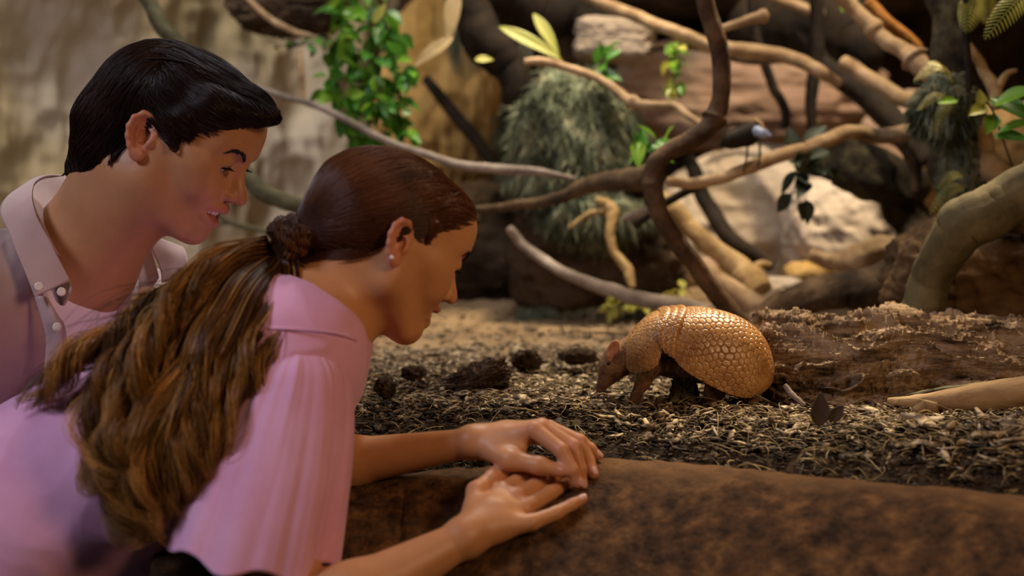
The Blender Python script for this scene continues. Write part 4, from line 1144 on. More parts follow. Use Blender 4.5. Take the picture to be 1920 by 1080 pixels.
# ------------------------------------------------------------------ the woman
def build_woman():
    rng = np.random.default_rng(7)
    root = empty('person', W(420, 1150, 1.72) * np.array([1, 1, 0]), 'person in pink flutter-sleeved blouse with long ponytail, hands crossed on the ledge', 'person')
    R = rotm('Z', 24) @ rotm('Y', 30); s = .00095
    t = W(753, 452, 1.63) - R @ np.array([-8, -76, -10.]) * s
    S = SDF(); head_prims(S, R, t, s, 'woman')
    S.frame()
    mm = .001
    def C(a, b, ra, rb, k=30): S.cone(W(*a), W(*b), ra * mm, rb * mm, k * mm)
    # neck and torso
    C((655, 480, 1.70), (560, 612, 1.71), 50, 56, 46)
    C((700, 500, 1.70), (594, 580, 1.70), 40, 42, 40)
    C((560, 650, 1.62), (540, 655, 1.86), 52, 52, 60)          # shoulders
    C((500, 690, 1.66), (120, 960, 1.66), 100, 118, 60)
    C((500, 690, 1.775), (120, 960, 1.76), 100, 118, 60)
    # near (right) arm
    C((548, 665, 1.60), (530, 1180, 1.47), 46, 36, 40)
    C((530, 1180, 1.47), (660, 1125, 1.475), 36, 37, 20)
    C((660, 1125, 1.475), (872, 1008, 1.525), 37, 19.5, 20)
    # far (left) arm
    C((560, 660, 1.87), (500, 905, 1.76), 46, 38, 40)
    C((500, 905, 1.76), (650, 868, 1.70), 36, 30, 20)
    C((650, 868, 1.70), (888, 829, 1.655), 30, 16.5, 20)
    # --- far hand (lying on top)
    def ch(pts, rs, k=6): S.chain([W(*p) for p in pts], [r * mm for r in rs], k * mm)
    wr = (888, 829, 1.655)
    ch([wr, (945, 822, 1.645), (1003, 806, 1.622)], [16.5, 15, 10], 14)                       # index ray
    ch([wr, (950, 815, 1.66), (1015, 800, 1.64)], [15, 13.5, 10], 12)
    ch([wr, (955, 815, 1.675), (1028, 803, 1.66)], [14, 12.5, 9.6], 12)
    ch([wr, (950, 822, 1.685), (1035, 815, 1.68)], [13, 12, 9], 12)
    ch([(1003, 806, 1.622), (1053, 845, 1.60), (1073, 882, 1.592), (1084, 906, 1.592)], [10, 8.8, 7.4, 6.2], 3)
    ch([(1017, 800, 1.64), (1076, 838, 1.622), (1088, 880, 1.612), (1091, 908, 1.61)], [9.8, 8.8, 7.4, 6.2], 3)
    ch([(1030, 803, 1.66), (1087, 828, 1.648), (1104, 864, 1.638), (1112, 889, 1.625)], [9.6, 8.5, 7.2, 6.2], 3)
    ch([(1036, 815, 1.68), (1088, 826, 1.675), (1108, 842, 1.672), (1121, 855, 1.672)], [8.8, 7.6, 6.5, 5.5], 3)
    ch([(905, 836, 1.648), (958, 862, 1.612), (1012, 873, 1.597), (1052, 884, 1.592)], [15, 11.8, 9.4, 6.8], 8)   # thumb
    ch([(930, 835, 1.64), (975, 838, 1.625)], [13, 8], 12)                                      # web
    # --- near hand (flat on the ledge)
    w2 = (872, 1008, 1.525)
    ch([w2, (915, 960, 1.555), (946, 917, 1.594)], [19, 15, 9.8], 12)
    ch([w2, (930, 965, 1.553), (966, 932, 1.58)], [18, 14.5, 10.2], 12)
    ch([w2, (935, 975, 1.548), (985, 953, 1.566)], [18, 14, 9.8], 12)
    ch([w2, (930, 990, 1.538), (996, 980, 1.54)], [17, 14, 9.6], 12)
    ch([(946, 917, 1.594), (985, 893, 1.62), (1012, 882, 1.638), (1030, 876, 1.648)], [9.6, 8.6, 7.6, 6.4], 3)
    ch([(966, 932, 1.58), (1012, 905, 1.612), (1042, 893, 1.632), (1060, 888, 1.642)], [10, 8.8, 7.6, 6.4], 3)
    ch([(985, 953, 1.566), (1032, 924, 1.597), (1060, 908, 1.615), (1078, 899, 1.616)], [9.8, 8.6, 7.4, 6.4], 3)
    ch([(996, 980, 1.54), (1043, 962, 1.555), (1072, 946, 1.568), (1092, 936, 1.576)], [9.2, 7.8, 6.8, 5.8], 3)
    ch([(885, 985, 1.538), (893, 921, 1.585), (927, 893, 1.615), (958, 884, 1.628)], [16, 10.5, 9.3, 7.2], 7)
    V, Q = S.mesh(.0016, clip=(W(-60, 1250, 1.2) - 1, W(1300, 0, 2.2) + 1))
    V = relax(V, Q, 1, .4)
    at = head_masks(V, R, t, s)
    # reddened knuckles and finger ends
    for p in [(1003, 806, 1.622), (1053, 845, 1.60), (1017, 800, 1.64), (1076, 838, 1.622), (1087, 828, 1.648), (1084, 906, 1.592), (1091, 908, 1.61), (1112, 889, 1.625),
              (1121, 855, 1.672), (893, 921, 1.585), (966, 932, 1.58), (1092, 936, 1.576), (927, 893, 1.615), (1052, 884, 1.592)]:
        d = np.linalg.norm(V - W(*p), axis=1)
        at['blush'] = np.maximum(at['blush'], .5 * np.exp(-(d / .014) ** 2))
    mesh('body', V, Q, M_SKIN, root, attrs=at)
    face_details(root, S, R, t, s, 'woman', rng)
    # finger nails
    m_nail = material('nail', (.72, .42, .36), .25, .5)
    for a, b, r in [((1073, 882, 1.592), (1084, 906, 1.592), 6.2), ((1088, 880, 1.612), (1091, 908, 1.61), 6.2), ((1104, 864, 1.638), (1112, 889, 1.625), 6.2),
                    ((1108, 842, 1.672), (1121, 855, 1.672), 5.5), ((1012, 873, 1.597), (1052, 884, 1.592), 6.8), ((1072, 946, 1.568), (1092, 936, 1.576), 5.8)]:
        A = W(*a); B = W(*b); d = unit(B - A); upv = np.array([.35, -.55, .75]); upv = unit(upv - d * (upv @ d)); sd = np.cross(d, upv)
        u = np.linspace(-1, 1, 9); X, Y = np.meshgrid(u, u, indexing='ij')
        Xd = X * np.sqrt(1 - Y * Y / 2); Yd = Y * np.sqrt(1 - X * X / 2)
        rr = r * mm
        P = B + d * (Xd.ravel() * 5.2 * mm - .5 * mm)[:, None] + sd * (np.sin(Yd.ravel() * .75) * rr * .98)[:, None] + upv * (np.cos(Yd.ravel() * .75) * rr * .98 + .0004 - np.maximum(Xd.ravel(), 0) ** 2 * .001)[:, None]
        solid(mesh('fingernail', P, grid_faces(9, 9), m_nail, root), .0006, 0)

    # --- blouse
    m_bl = material('pink_cotton', (.74, .37, .57), .85, .15, base2=(.82, .45, .66), scale=12, bump=.05, bscale=700, sheen=.3)
    Bd = SDF(); Bd.frame()
    def BC(a, b, ra, rb, k=40, op='u'): Bd.cone(W(*a), W(*b), ra * mm, rb * mm, k * mm, op)
    BC((560, 652, 1.62), (540, 657, 1.86), 60, 60, 50)
    BC((566, 668, 1.60), (540, 700, 1.60), 46, 50, 50)
    BC((572, 596, 1.71), (545, 650, 1.71), 62, 68, 30)
    BC((604, 610, 1.70), (580, 640, 1.70), 46, 54, 20)
    BC((560, 668, 1.88), (540, 700, 1.88), 46, 50, 50)
    BC((500, 690, 1.66), (110, 965, 1.66), 108, 128, 60)
    BC((500, 690, 1.775), (110, 965, 1.76), 108, 126, 60)
    BC((110, 965, 1.66), (-120, 1120, 1.66), 128, 150, 60)
    BC((110, 965, 1.76), (-120, 1120, 1.74), 126, 145, 60)
    BC((776, 358, 1.70), (692, 463, 1.70), 130, 112, 5, 's')            # neck opening
    V, Q = Bd.mesh(.003, clip=(W(-120, 1250, 1.2) - .2, np.array([2, 3, 3.])))
    V = relax(V, Q, 2)
    N = vnormals(V, Q)
    ax = unit(W(110, 965, 1.7) - W(500, 690, 1.7)); b2 = unit(np.cross(ax, [0, 1, 0])); b1 = np.array([0, 1., 0])
    q = np.c_[V @ ax * 9, V @ b1 * 3.5, V @ b2 * 3.5]
    fold = fbm(q + .6 * fbm(V * 5, 2, 3)[:, None], 3, 11, ridged=True)
    d0 = np.linalg.norm(V - W(400, 930, 1.55), axis=1)
    V = V + N * (fold * .006 * (1 + 1.6 * np.exp(-(d0 / .16) ** 2)))[:, None]
    bl = mesh('blouse', V, Q, m_bl, root)
    # flutter sleeve: seam ring to hem ring, gathers deepening to the hem
    cen = spline([W(566, 655, 1.60), W(548, 760, 1.575), W(508, 880, 1.55), W(474, 1012, 1.53)], 90)
    # left and right outline of the sleeve in the photograph, at the arm's depth
    Lf = spline([W(530, 650, 1.60), W(466, 690, 1.585), W(412, 776, 1.57), W(372, 858, 1.555), (W(338, 925, 1.54)), W(306, 992, 1.53)], 90)
    Rt = spline([W(603, 640, 1.60), W(646, 690, 1.585), W(659, 765, 1.57), W(657, 860, 1.555), W(645, 960, 1.54), W(634, 1054, 1.53)], 90)
    nv = 260
    th = np.linspace(0, 2 * math.pi, nv, endpoint=False)
    rows = []
    fr = fbm(np.c_[np.cos(th) * 2.2, np.sin(th) * 2.2, th * 0 + 3], 3, 5)
    fr2 = fbm(np.c_[np.cos(th) * 5.5, np.sin(th) * 5.5, th * 0 + 9], 2, 8)
    for i in range(90):
        u = i / 89
        c = (Lf[i] + Rt[i]) / 2; a = (Rt[i] - Lf[i]) / 2; ra = np.linalg.norm(a)
        rb = .055 + .045 * u ** .8
        perp = unit(np.cross(a, [0, 1, 0])); dep = unit(np.cross(perp, unit(a)))
        P = c + np.cos(th)[:, None] * a + (np.sin(th) * rb)[:, None] * dep
        nrm = unit(np.cos(th)[:, None] * unit(a) * rb + np.sin(th)[:, None] * dep * ra)
        amp = (.010 * sstep(.1, 1, u) * fr * 1.5 + .0048 * (1 - u) ** 1.5 * sstep(0, .12, u) * fr2 * 1.6) * np.where(np.abs(np.cos(th)) > .97, .3, 1)
        P = P + nrm * amp[:, None]
        down = unit(cen[min(89, i + 1)] - cen[max(0, i - 1)])
        hem = sstep(.75, 1, u)
        P = P + down * (hem * (.004 * np.sin(th * 0 + 1.57) * (1 - np.cos(th) ** 2) + .006 * np.sin(th * 7 + 1)))[:, None]
        if u < .1:                                            # shoulder cap closes onto the blouse
            P = c + (P - c) * (0.70 + .3 * math.sin(u / .1 * math.pi / 2))
        rows.append(P)
    V = np.array(rows).reshape(-1, 3)
    sl = solid(mesh('sleeve', V, grid_faces(90, nv, True), m_bl, bl), .0016, -1)
    C2, _ = tube(np.array(rows[-1])[list(range(nv)) + [0]], .0011, 6)
    hemV, hemF = tube(np.array(rows[-1])[list(range(nv)) + [0]], .0011, 6, cap=False)
    mesh('hem', hemV, hemF, m_bl, bl)
    # yoke seam and neck binding
    sv, sf = tube(spline([W(505, 640, 1.585), W(545, 632, 1.567), W(590, 634, 1.572), W(625, 648, 1.60)], 40), .0013, 6)
    sv = Bd.project(sv, .002, 2)
    tubemesh('seam', sv, sf, m_bl, bl)

    # --- hair on the head
    mh = hairmat('brown_hair', (.028, .010, .005), (.13, .045, .016), .3)
    H = SDF().frame(R, t, s)
    H.ell((-8, 0, 30), (97.5, 75, 71), 4)
    H.ell((-36, 0, 10), (70, 62, 66), 22)
    H.ell((36, 0, 34), (57, 63, 54), 16)
    H.ell((52, 0, 44), (40, 52, 40), 20)
    H.cone((-60, 0, -4), (-100, 0, -52), 52, 18, 40)
    Hc = SDF().frame(R, t, s)
    Hc.p = list(H.p)
    # everything above a slanting plane through the ear top, as a big box
    tilt = 42.5
    Rb = rotm('Y', -tilt)
    Hc.box(np.array([20, 0, 15.]) + Rb @ np.array([0, 0, 150]), (300, 300, 145), 5, 3, 'i', rot=Rb)
    Hc.cone((20, -70, 30), (24, -70, 6), 11, 4, 6); Hc.cone((20, 70, 30), (24, 70, 6), 11, 4, 6)
    for y in (-1, 1): Hc.ell((-6, y * 82, -8), (17, 20, 25), 4, 's')
    V, Q = Hc.mesh(.002)
    V = relax(V, Q, 1)
    hair = mesh('hair', V, Q, mh, root)
    w = lambda L: (np.asarray(L, float) * s) @ R.T + t
    lp = lambda P: ((P - t) / s) @ R
    K = 5200
    # starts all over the scalp; ends at the tie; keep only those inside the hair cap
    d = unit(rng.normal(size=(K * 3, 3))); P0 = w(d * np.array([97, 76, 72]) + np.array([-6, 0, 30]))
    P0 = H.project(P0, .001, 3)
    ok = Hc.ev(P0) < .004
    P0 = P0[ok][:K]
    tie = np.array([-111, 0, -66.])
    def ends(P): 
        L = lp(P); return w(tie + np.c_[np.zeros(len(P)), L[:, 1] * .16, np.clip(L[:, 2] - 20, -60, 60) * .14])
    def via(P):
        L = lp(P); M = L * .5 + tie * .5; M[:, 2] += 24; M[:, 1] *= 1.25; M[:, 0] += 8
        return w(M)
    St = hair_strands(rng, H, P0, ends, 16, (.0006, .0028), via, jitter=.0012)
    V, Q = strands_mesh(St, rng.uniform(.00045, .0008, len(St)))
    mesh('slicked_hair', V, Q, mh, hair)
    # tie of twisted hair
    m_tie = hairmat('tie', (.03, .012, .006), (.25, .09, .02), .5)
    cc = w(tie); axd = unit(w(tie + np.array([-10, 0, -10])) - w(tie)); e1 = unit(np.cross(axd, [0, 1, 0])); e2 = np.cross(axd, e1)
    parts = []
    for k in range(5):
        th = np.linspace(0, 2 * math.pi, 50)
        rad = .0185 + .003 * np.sin(th * 5 + k * 1.9)
        Cc = cc + axd * ((k - 2) * .0048 + .004 * np.sin(th * 3 + k * 2.1))[:, None] + e1 * (np.cos(th) * rad)[:, None] + e2 * (np.sin(th) * rad)[:, None]
        parts.append(tube(Cc, .0048 + .001 * np.sin(th * 4 + k), 10, .5, 160, k, cap=False))
        kk = 150; a_ = rng.random(kk) * 6.28; q_ = .0045 + .0035 * rng.random(kk)
        tw = a_[:, None] + th[None] * rng.choice([1, 2], kk)[:, None]
        rad_d = e1 * np.cos(th)[:, None] + e2 * np.sin(th)[:, None]
        St_ = Cc[None] + (np.cos(tw) * q_[:, None])[..., None] * axd + (np.sin(tw) * q_[:, None])[..., None] * rad_d[None]
        i0 = rng.integers(0, 28, kk); St_ = np.stack([St_[j, i0[j]:i0[j] + 22] for j in range(kk)])
        parts.append(strands_mesh(St_, rng.uniform(.0004, .0008, kk)))
    V, Q = join(parts); mesh('hair_tie', V, Q, m_tie, hair)
    # --- ponytail
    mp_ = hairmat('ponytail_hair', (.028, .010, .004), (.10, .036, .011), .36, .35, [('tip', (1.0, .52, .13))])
    T0 = cc + axd * .012
    locks = [
        # points, radii(mm), strands
        ([T0, W(505, 480, 1.665), W(420, 505, 1.60), W(335, 560, 1.545), W(292, 650, 1.52), W(240, 760, 1.505), W(205, 850, 1.50), W(240, 930, 1.495)], [10, 30, 34, 34, 30, 26, 20, 8], 900),
        ([T0, W(515, 500, 1.65), W(455, 560, 1.575), W(400, 640, 1.53), W(350, 730, 1.51), W(270, 800, 1.495), W(220, 860, 1.49), W(250, 960, 1.49), W(275, 1020, 1.49)], [10, 28, 36, 36, 32, 28, 24, 16, 6], 1000),
        ([T0, W(530, 515, 1.64), W(505, 590, 1.57), W(452, 680, 1.53), W(410, 765, 1.512), W(352, 850, 1.50), W(312, 930, 1.495), W(285, 1010, 1.49)], [10, 24, 28, 28, 26, 24, 18, 6], 900),
        ([T0, W(500, 480, 1.69), W(400, 508, 1.64), W(300, 568, 1.60), W(200, 640, 1.585), W(120, 700, 1.58), W(40, 765, 1.585)], [10, 20, 24, 20, 16, 10, 4], 520),
        ([T0, W(505, 490, 1.67), W(400, 530, 1.59), W(310, 620, 1.54), W(250, 700, 1.52), W(190, 790, 1.51), W(185, 880, 1.50), W(225, 910, 1.495)], [10, 22, 30, 30, 26, 20, 14, 6], 650),
        ([T0, W(520, 510, 1.65), W(460, 600, 1.56), W(395, 700, 1.52), W(330, 800, 1.50), W(262, 890, 1.49), W(240, 960, 1.49), W(262, 1005, 1.49)], [10, 24, 30, 28, 26, 20, 16, 6], 700),
    ]
    for C_, rad, m in locks:
        m = int(m * 1.15); nc = m // 42; L_, cid = lock(rng, C_, np.array(rad) * mm * .92, m, 44, wave=.0145, freq=3.0, fray=.25, flat=.55, clumps=nc, tip=.84)
        lvl = (rng.random(nc) ** 1.4)[cid][:, None]
        V, Q = strands_mesh(L_, rng.uniform(.0005, .0009, m))
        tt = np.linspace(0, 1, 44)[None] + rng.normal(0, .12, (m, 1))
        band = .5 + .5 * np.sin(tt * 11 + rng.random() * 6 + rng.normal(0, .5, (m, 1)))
        tip = sstep(.12, .75, tt) * (.15 + 1.1 * lvl) * (.5 + .5 * rng.random((m, 1))) * (.3 + .8 * band)  # paler ends, plus golden highlights and gloss bands painted into the colour
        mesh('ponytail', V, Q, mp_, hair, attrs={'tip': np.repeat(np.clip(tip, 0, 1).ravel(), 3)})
    fl = []
    for k in range(34):      # loose hairs
        a = rng.random(); b0 = W(480 - 200 * a + rng.normal(0, 10), 480 + 110 * a + rng.normal(0, 10), 1.62 - .04 * a)
        e = W(60 + rng.random() * 260, 620 + rng.random() * 140, 1.56)
        m_ = (b0 + e) / 2 + rng.normal(0, .012, 3) + np.array([0, -.02, .02])
        fl.append(spline([b0, m_, e], 20))
    V, Q = strands_mesh(np.array(fl), np.full(len(fl), .0005)); mesh('loose_hair', V, Q, mp_, hair)
    # fine hair at the nape
    K = 260
    P0 = np.array([W(560 + rng.random() * 150, 470 + rng.normal(0, 6) , 1.63 + rng.random() * .02) for _ in range(K)])
    P0 = S.project(P0, .0005, 4)
    e = np.array([W(552, 470, 1.66)]); dr = unit(e - P0) + np.array([0, 0, -.25])
    Sg = P0[:, None] + dr[:, None] * np.linspace(0, .03, 8)[None, :, None]
    Sg = S.project(Sg.reshape(-1, 3), .0008, 2).reshape(K, 8, 3)
    V, Q = strands_mesh(Sg, np.full(K, .00035)); mesh('nape_hair', V, Q, mh, hair)
    # pearl stud
    ec = S.project(np.array([W(741, 489, 1.605)]), .002, 6)[0]
    V, Q = sphere(ec, .0030, 16, 20); mesh('pearl_earring', V, Q, material('pearl', (.85, .78, .72), .15, .6), root)
    return S

WOMAN = build_woman()
# ------------------------------------------------------------------ the man
def build_man():
    rng = np.random.default_rng(21)
    root = empty('person', W(80, 1150, 1.98) * np.array([1, 1, 0]), 'person in taupe collared shirt with short black hair, smiling at the far left', 'person')
    R = rotm('Z', -8) @ rotm('Y', 31); s = .00104
    t = W(272, 252, 1.79) - R @ np.array([-8, -76, -10.]) * s
    S = SDF(); head_prims(S, R, t, s, 'man')
    S.frame(); mm = .001
    def C(a, b, ra, rb, k=30): S.cone(W(*a), W(*b), ra * mm, rb * mm, k * mm)
    C((235, 310, 1.87), (140, 480, 1.93), 56, 62, 40)
    C((270, 370, 1.86), (175, 500, 1.92), 42, 50, 40)
    C((140, 500, 1.93), (110, 560, 1.97), 66, 80, 50)
    C((-40, 560, 1.86), (250, 600, 2.12), 66, 62, 70)          # shoulder line
    C((60, 660, 2.01), (-20, 1050, 2.12), 120, 130, 70)
    C((150, 680, 2.10), (40, 1050, 2.2), 110, 120, 70)
    V, Q = S.mesh(.0017, clip=(W(-120, 780, 1.5) + [-.3, -.5, 0], np.array([1, 3, 3.])))
    V = relax(V, Q, 1, .4)
    mesh('body', V, Q, M_SKIN_M, root, attrs=head_masks(V, R, t, s))
    face_details(root, S, R, t, s, 'man', rng)

    # --- tee and shirt
    m_tee = material('pale_tee', (.86, .78, .80), .85, .15, base2=(.90, .82, .84), scale=10, bump=.04, bscale=700)
    m_sh = material('taupe_shirt', (.40, .285, .27), .85, .2, base2=(.45, .32, .30), scale=14, bump=.06, bscale=600, sheen=.25)
    def torso(off):
        B = SDF().frame()
        def BC(a, b, ra, rb, k=40, op='u'): B.cone(W(*a), W(*b), (ra + off) * mm, (rb + off) * mm, k * mm, op)
        BC((140, 520, 1.93), (110, 570, 1.97), 62, 84, 50)
        BC((-40, 560, 1.86), (250, 600, 2.12), 70, 66, 70)
        BC((60, 660, 2.01), (-20, 1050, 2.12), 124, 134, 70)
        BC((150, 680, 2.10), (40, 1050, 2.2), 114, 124, 70)
        BC((-60, 590, 1.84), (-140, 1000, 1.84), 62, 58, 40)
        return B
    B = torso(6)
    B.cone(W(262, 315, 1.85), W(194, 448, 1.90), .060, .064, .004, 's')
    cl = (W(-140, 1150, 1.5) + [-.3, -.5, 0], np.array([1, 3, 3.]))
    V, Q = B.mesh(.003, clip=cl); V, Q = largest(V, Q); V = relax(V, Q, 1)
    N = vnormals(V, Q)
    V = V + N * (fbm(V * np.array([22, 22, 7]), 3, 4)[:, None] * .002)
    tee = mesh('tee', V, Q, m_tee, root)
    Bt = torso(7)
    ring = Bt.project(spline([W(104, 348, 1.95), W(76, 362, 1.905), W(74, 405, 1.87), W(98, 462, 1.85), W(155, 515, 1.85), W(200, 531, 1.86), W(235, 508, 1.89), W(262, 478, 1.94)], 50), .000, 3)
    V, Q = tube(ring, .0035, 10, flat=.7); tubemesh('neckband', V, Q, m_tee, tee)
    B2 = torso(15)
    B2.cone(W(250, 330, 1.85), W(150, 470, 1.90), .064, .078, .006, 's')
    # open front: a wedge taken out between the two placket edges
    for p, q, r0, r1 in [((190, 500, 1.83), (218, 640, 1.83), .085, .10), ((218, 640, 1.83), (235, 820, 1.83), .10, .115), ((140, 440, 1.82), (190, 560, 1.8), .05, .06)]:
        B2.cone(W(*p), W(*q), r0, r1, .01, 's')
    V, Q = B2.mesh(.003, clip=cl); V = relax(V, Q, 2)
    N = vnormals(V, Q)
    q = np.c_[V[:, 0] * 14, V[:, 1] * 10, V[:, 2] * 4]
    V = V + N * (fbm(q + .5 * fbm(V * 6, 2, 5)[:, None], 3, 31, ridged=True) * .006)[:, None]
    sh = mesh('shirt', V, Q, m_sh, root)
    Bs = torso(19)
    back = clothsheet([[W(122, 331, 1.98), W(84, 334, 1.93), W(62, 354, 1.885), W(68, 398, 1.845), W(98, 462, 1.82)], [W(130, 350, 1.975), W(94, 358, 1.935), (W(78, 380, 1.895)), W(82, 420, 1.865), W(106, 474, 1.84)],
                       [W(134, 376, 1.97), W(108, 388, 1.94), W(96, 412, 1.905), W(100, 442, 1.88), W(118, 486, 1.855)]], 12, 40)
    solid(mesh('collar_stand', back, grid_faces(12, 40), m_sh, sh), .002, 0)
    # near collar leaf
    inner = [W(122, 330, 1.98), W(84, 330, 1.925), W(60, 350, 1.88), W(66, 395, 1.835), W(98, 462, 1.81), W(130, 528, 1.80)]
    mid = [W(110, 332, 1.995), W(62, 336, 1.925), W(38, 372, 1.855), W(46, 430, 1.815), W(74, 500, 1.792), W(98, 542, 1.785)]
    outer = [W(95, 345, 2.00), W(40, 352, 1.915), W(2, 388, 1.845), W(22, 450, 1.805), W(45, 505, 1.785), W(66, 556, 1.775)]
    V = clothsheet([inner, mid, outer], 24, 70)
    V = V + (fbm(V * 16, 2, 9) * .0015)[:, None]
    col = solid(mesh('collar', V, grid_faces(24, 70), m_sh, sh), .0022, 0)
    rim = V.reshape(24, 70, 3)
    hv, hf = tube(np.vstack([rim[2:-1, -2], rim[-2, ::-1][2:]]), .0008, 6); tubemesh('stitching', hv, hf, m_sh, col)
    # collar stand and the second button tab below the leaf
    band = clothsheet([[W(100, 520, 1.83), W(116, 532, 1.815), W(131, 528, 1.81)], [W(100, 548, 1.82), W(118, 548, 1.805), W(134, 540, 1.80)], [W(108, 566, 1.815), W(119, 573, 1.80), W(131, 556, 1.80)]], 10, 14)
    solid(mesh('collar_stand', band, grid_faces(10, 14), m_sh, sh), .003, 0)
    plk = clothsheet([[W(66, 555, 1.80), W(80, 600, 1.795), W(88, 640, 1.80), W(80, 720, 1.81)], [W(84, 556, 1.79), W(100, 600, 1.785), W(112, 625, 1.79), W(112, 720, 1.80)], [W(90, 560, 1.79), W(108, 592, 1.79), W(122, 620, 1.795), W(130, 720, 1.805)]], 12, 30)
    solid(mesh('placket', plk, grid_faces(12, 30), m_sh, sh), .003, 0)
    # far collar leaf, turned up to the light
    fin = [W(276, 439, 2.0), W(285, 470, 1.985), W(300, 505, 1.97), W(303, 530, 1.96)]
    fmd = [W(312, 452, 2.0), W(322, 474, 1.985), W(325, 500, 1.975), W(322, 525, 1.965)]
    fou = [W(343, 464, 2.01), W(350, 480, 1.995), W(350, 505, 1.985), W(338, 530, 1.975)]
    m_sh2 = m_sh
    solid(mesh('collar', clothsheet([fin, fmd, fou], 16, 24), grid_faces(16, 24), m_sh2, sh), .0025, 0)
    st = clothsheet([[W(277, 440, 2.0), W(262, 470, 1.99), W(238, 492, 1.975), W(222, 520, 1.96)], [W(288, 480, 1.99), W(278, 505, 1.98), W(262, 530, 1.965), W(246, 560, 1.955)], [W(298, 520, 1.975), W(285, 540, 1.965), W(268, 560, 1.955), W(250, 590, 1.95)]], 14, 24)
    solid(mesh('collar_stand', st, grid_faces(14, 24), m_sh, sh), .002, 0)
    m_bt = material('button', (.72, .62, .52), .25, .5)
    for p in [(73, 537, 1.768), (115, 547, 1.790), (107, 613, 1.778)]:
        c = W(*p); nrm = unit(np.array([.25, -1, .2]))
        e1 = unit(np.cross(nrm, [0, 0, 1])); e2 = np.cross(nrm, e1); Rb = np.stack([nrm, e1, e2], 1)
        V, Q = sphere((0, 0, 0), (.0022, .0058, .0058), 14, 24)
        rr = np.hypot(V[:, 1], V[:, 2]) / .0058
        V[:, 0] *= np.where(rr < .55, .55, 1); V = V @ Rb.T + c
        mesh('button', V, Q, m_bt, sh)

    # --- hair: a sculpted mass with strands laid over it
    mh = hairmat('black_hair', (.010, .006, .005), (.028, .013, .008), .36, .22)
    # hair outline in the photograph; the mass is built round the skull
    w = lambda L: (np.asarray(L, float) * s) @ R.T + t
    lp = lambda P: ((np.atleast_2d(P) - t) / s) @ R
    L3 = lambda p: lp(W(*p))[0]
    H = SDF().frame(R, t, s)
    H.ell((-14, 0, 30), (101, 79, 71), 4)
    H.ell((32, 0, 40), (57, 66, 48), 16)
    H.ell((-58, 0, -8), (65, 67, 68), 20)
    H.frame()
    def HC(a, b, ra, rb, k=24): H.cone(W(*a), W(*b), ra * mm, rb * mm, k * mm)
    HC((300, 152, 1.87), (400, 180, 1.85), 40, 32, 18)
    HC((400, 186, 1.85), (470, 203, 1.835), 31, 22, 14)
    HC((470, 205, 1.835), (513, 219, 1.825), 21, 8, 12)
    HC((400, 200, 1.80), (500, 222, 1.81), 22, 8, 20)
    HC((400, 182, 1.9), (485, 210, 1.885), 28, 9, 14)
    HC((200, 250, 1.86), (165, 300, 1.88), 46, 20, 30)
    HC((165, 292, 1.85), (135, 322, 1.88), 20, 6, 20)
    HC((180, 290, 1.84), (165, 318, 1.86), 22, 8, 20)
    HC((180, 290, 1.91), (150, 318, 1.92), 26, 8, 20)
    HC((318, 225, 1.795), (326, 278, 1.788), 12, 3.5, 12)       # sideburn
    HC((345, 225, 1.79), (350, 255, 1.788), 13, 5, 12)
    Hc = SDF(); Hc.p = list(H.p)
    # bare face and neck below the hairline
    Hc.frame(R, t, s)
    Rb = rotm('Y', -46)
    Hc.box(np.array([38, 0, 9.]) + Rb @ np.array([150, 0, -150]), (150, 200, 148), 2, 5, 's', rot=Rb)
    Hc.box((180, 0, -145), (149, 200, 155), 2, 5, 's')
    Hc.box((128, 0, -166), (150, 200, 149), 2, 8, 's')
    Rn = rotm('Y', 30)
    Hc.box(np.array([-22, 0, -46.]) + Rn @ np.array([150, 0, -150]), (149, 200, 149), 2, 8, 's', rot=Rn)
    for y in (-1, 1): Hc.ell((-8, y * 82, -8), (16, 24, 27), 5, 's', rot=rotm('Y', -12))
    V, Q = Hc.mesh(.002, n=12); V = relax(V, Q, 1)
    N = vnormals(V, Q)
    hair = mesh('hair', V, Q, mh, root)
    # strands: flow from the crown forward and down
    crown = w([-70, 8, 100.])
    P0 = V[rng.choice(len(V), 9000)]
    L = lp(P0)
    ok = Hc.ev(P0) < .003
    P0 = P0[ok]; L = L[ok]
    dirs = np.zeros_like(L)
    # flow field in head space: forward over the top and sides, down at the back
    fw = sstep(-50, 0, L[:, 0])
    dirs[:, 0] = fw * 1.0 - (1 - fw) * .15
    dirs[:, 1] = np.sign(L[:, 1]) * .12 * (1 - fw) - .10 * fw
    dirs[:, 2] = -(1 - fw) * 1.0 - fw * (.35 - .35 * sstep(20, 90, L[:, 2])) + .10 * fw
    dirs = unit(dirs + rng.normal(0, .07, dirs.shape))
    dw = dirs @ R.T
    n = 12; ln = rng.uniform(.03, .055, len(P0))
    Sg = [P0 - dw * ln[:, None] * .5]
    cur = Sg[0]
    for k in range(1, n):
        g = H.grad(cur, e=.002)
        dk = unit(dw - g * (dw * g).sum(1)[:, None])
        cur = cur + dk * (ln / (n - 1))[:, None]
        Sg.append(cur)
    St = np.stack(Sg, 1)
    off = np.repeat(rng.uniform(.0002, .0028, len(P0)), n)
    P = St.reshape(-1, 3)
    for _ in range(2): P = P - H.grad(P, e=.002) * np.clip(H.ev(P) - off, -.02, .02)[:, None]
    St = P.reshape(-1, n, 3)
    # strands whose middle has left the cap are dropped
    ok = Hc.ev(St[:, n // 2]) < .004
    St = St[ok]
    V, Q = strands_mesh(St, rng.uniform(.0004, .0007, len(St)))
    mesh('combed_hair', V, Q, mh, hair)
    # quiff locks sweeping forward to the tip
    Ls = []
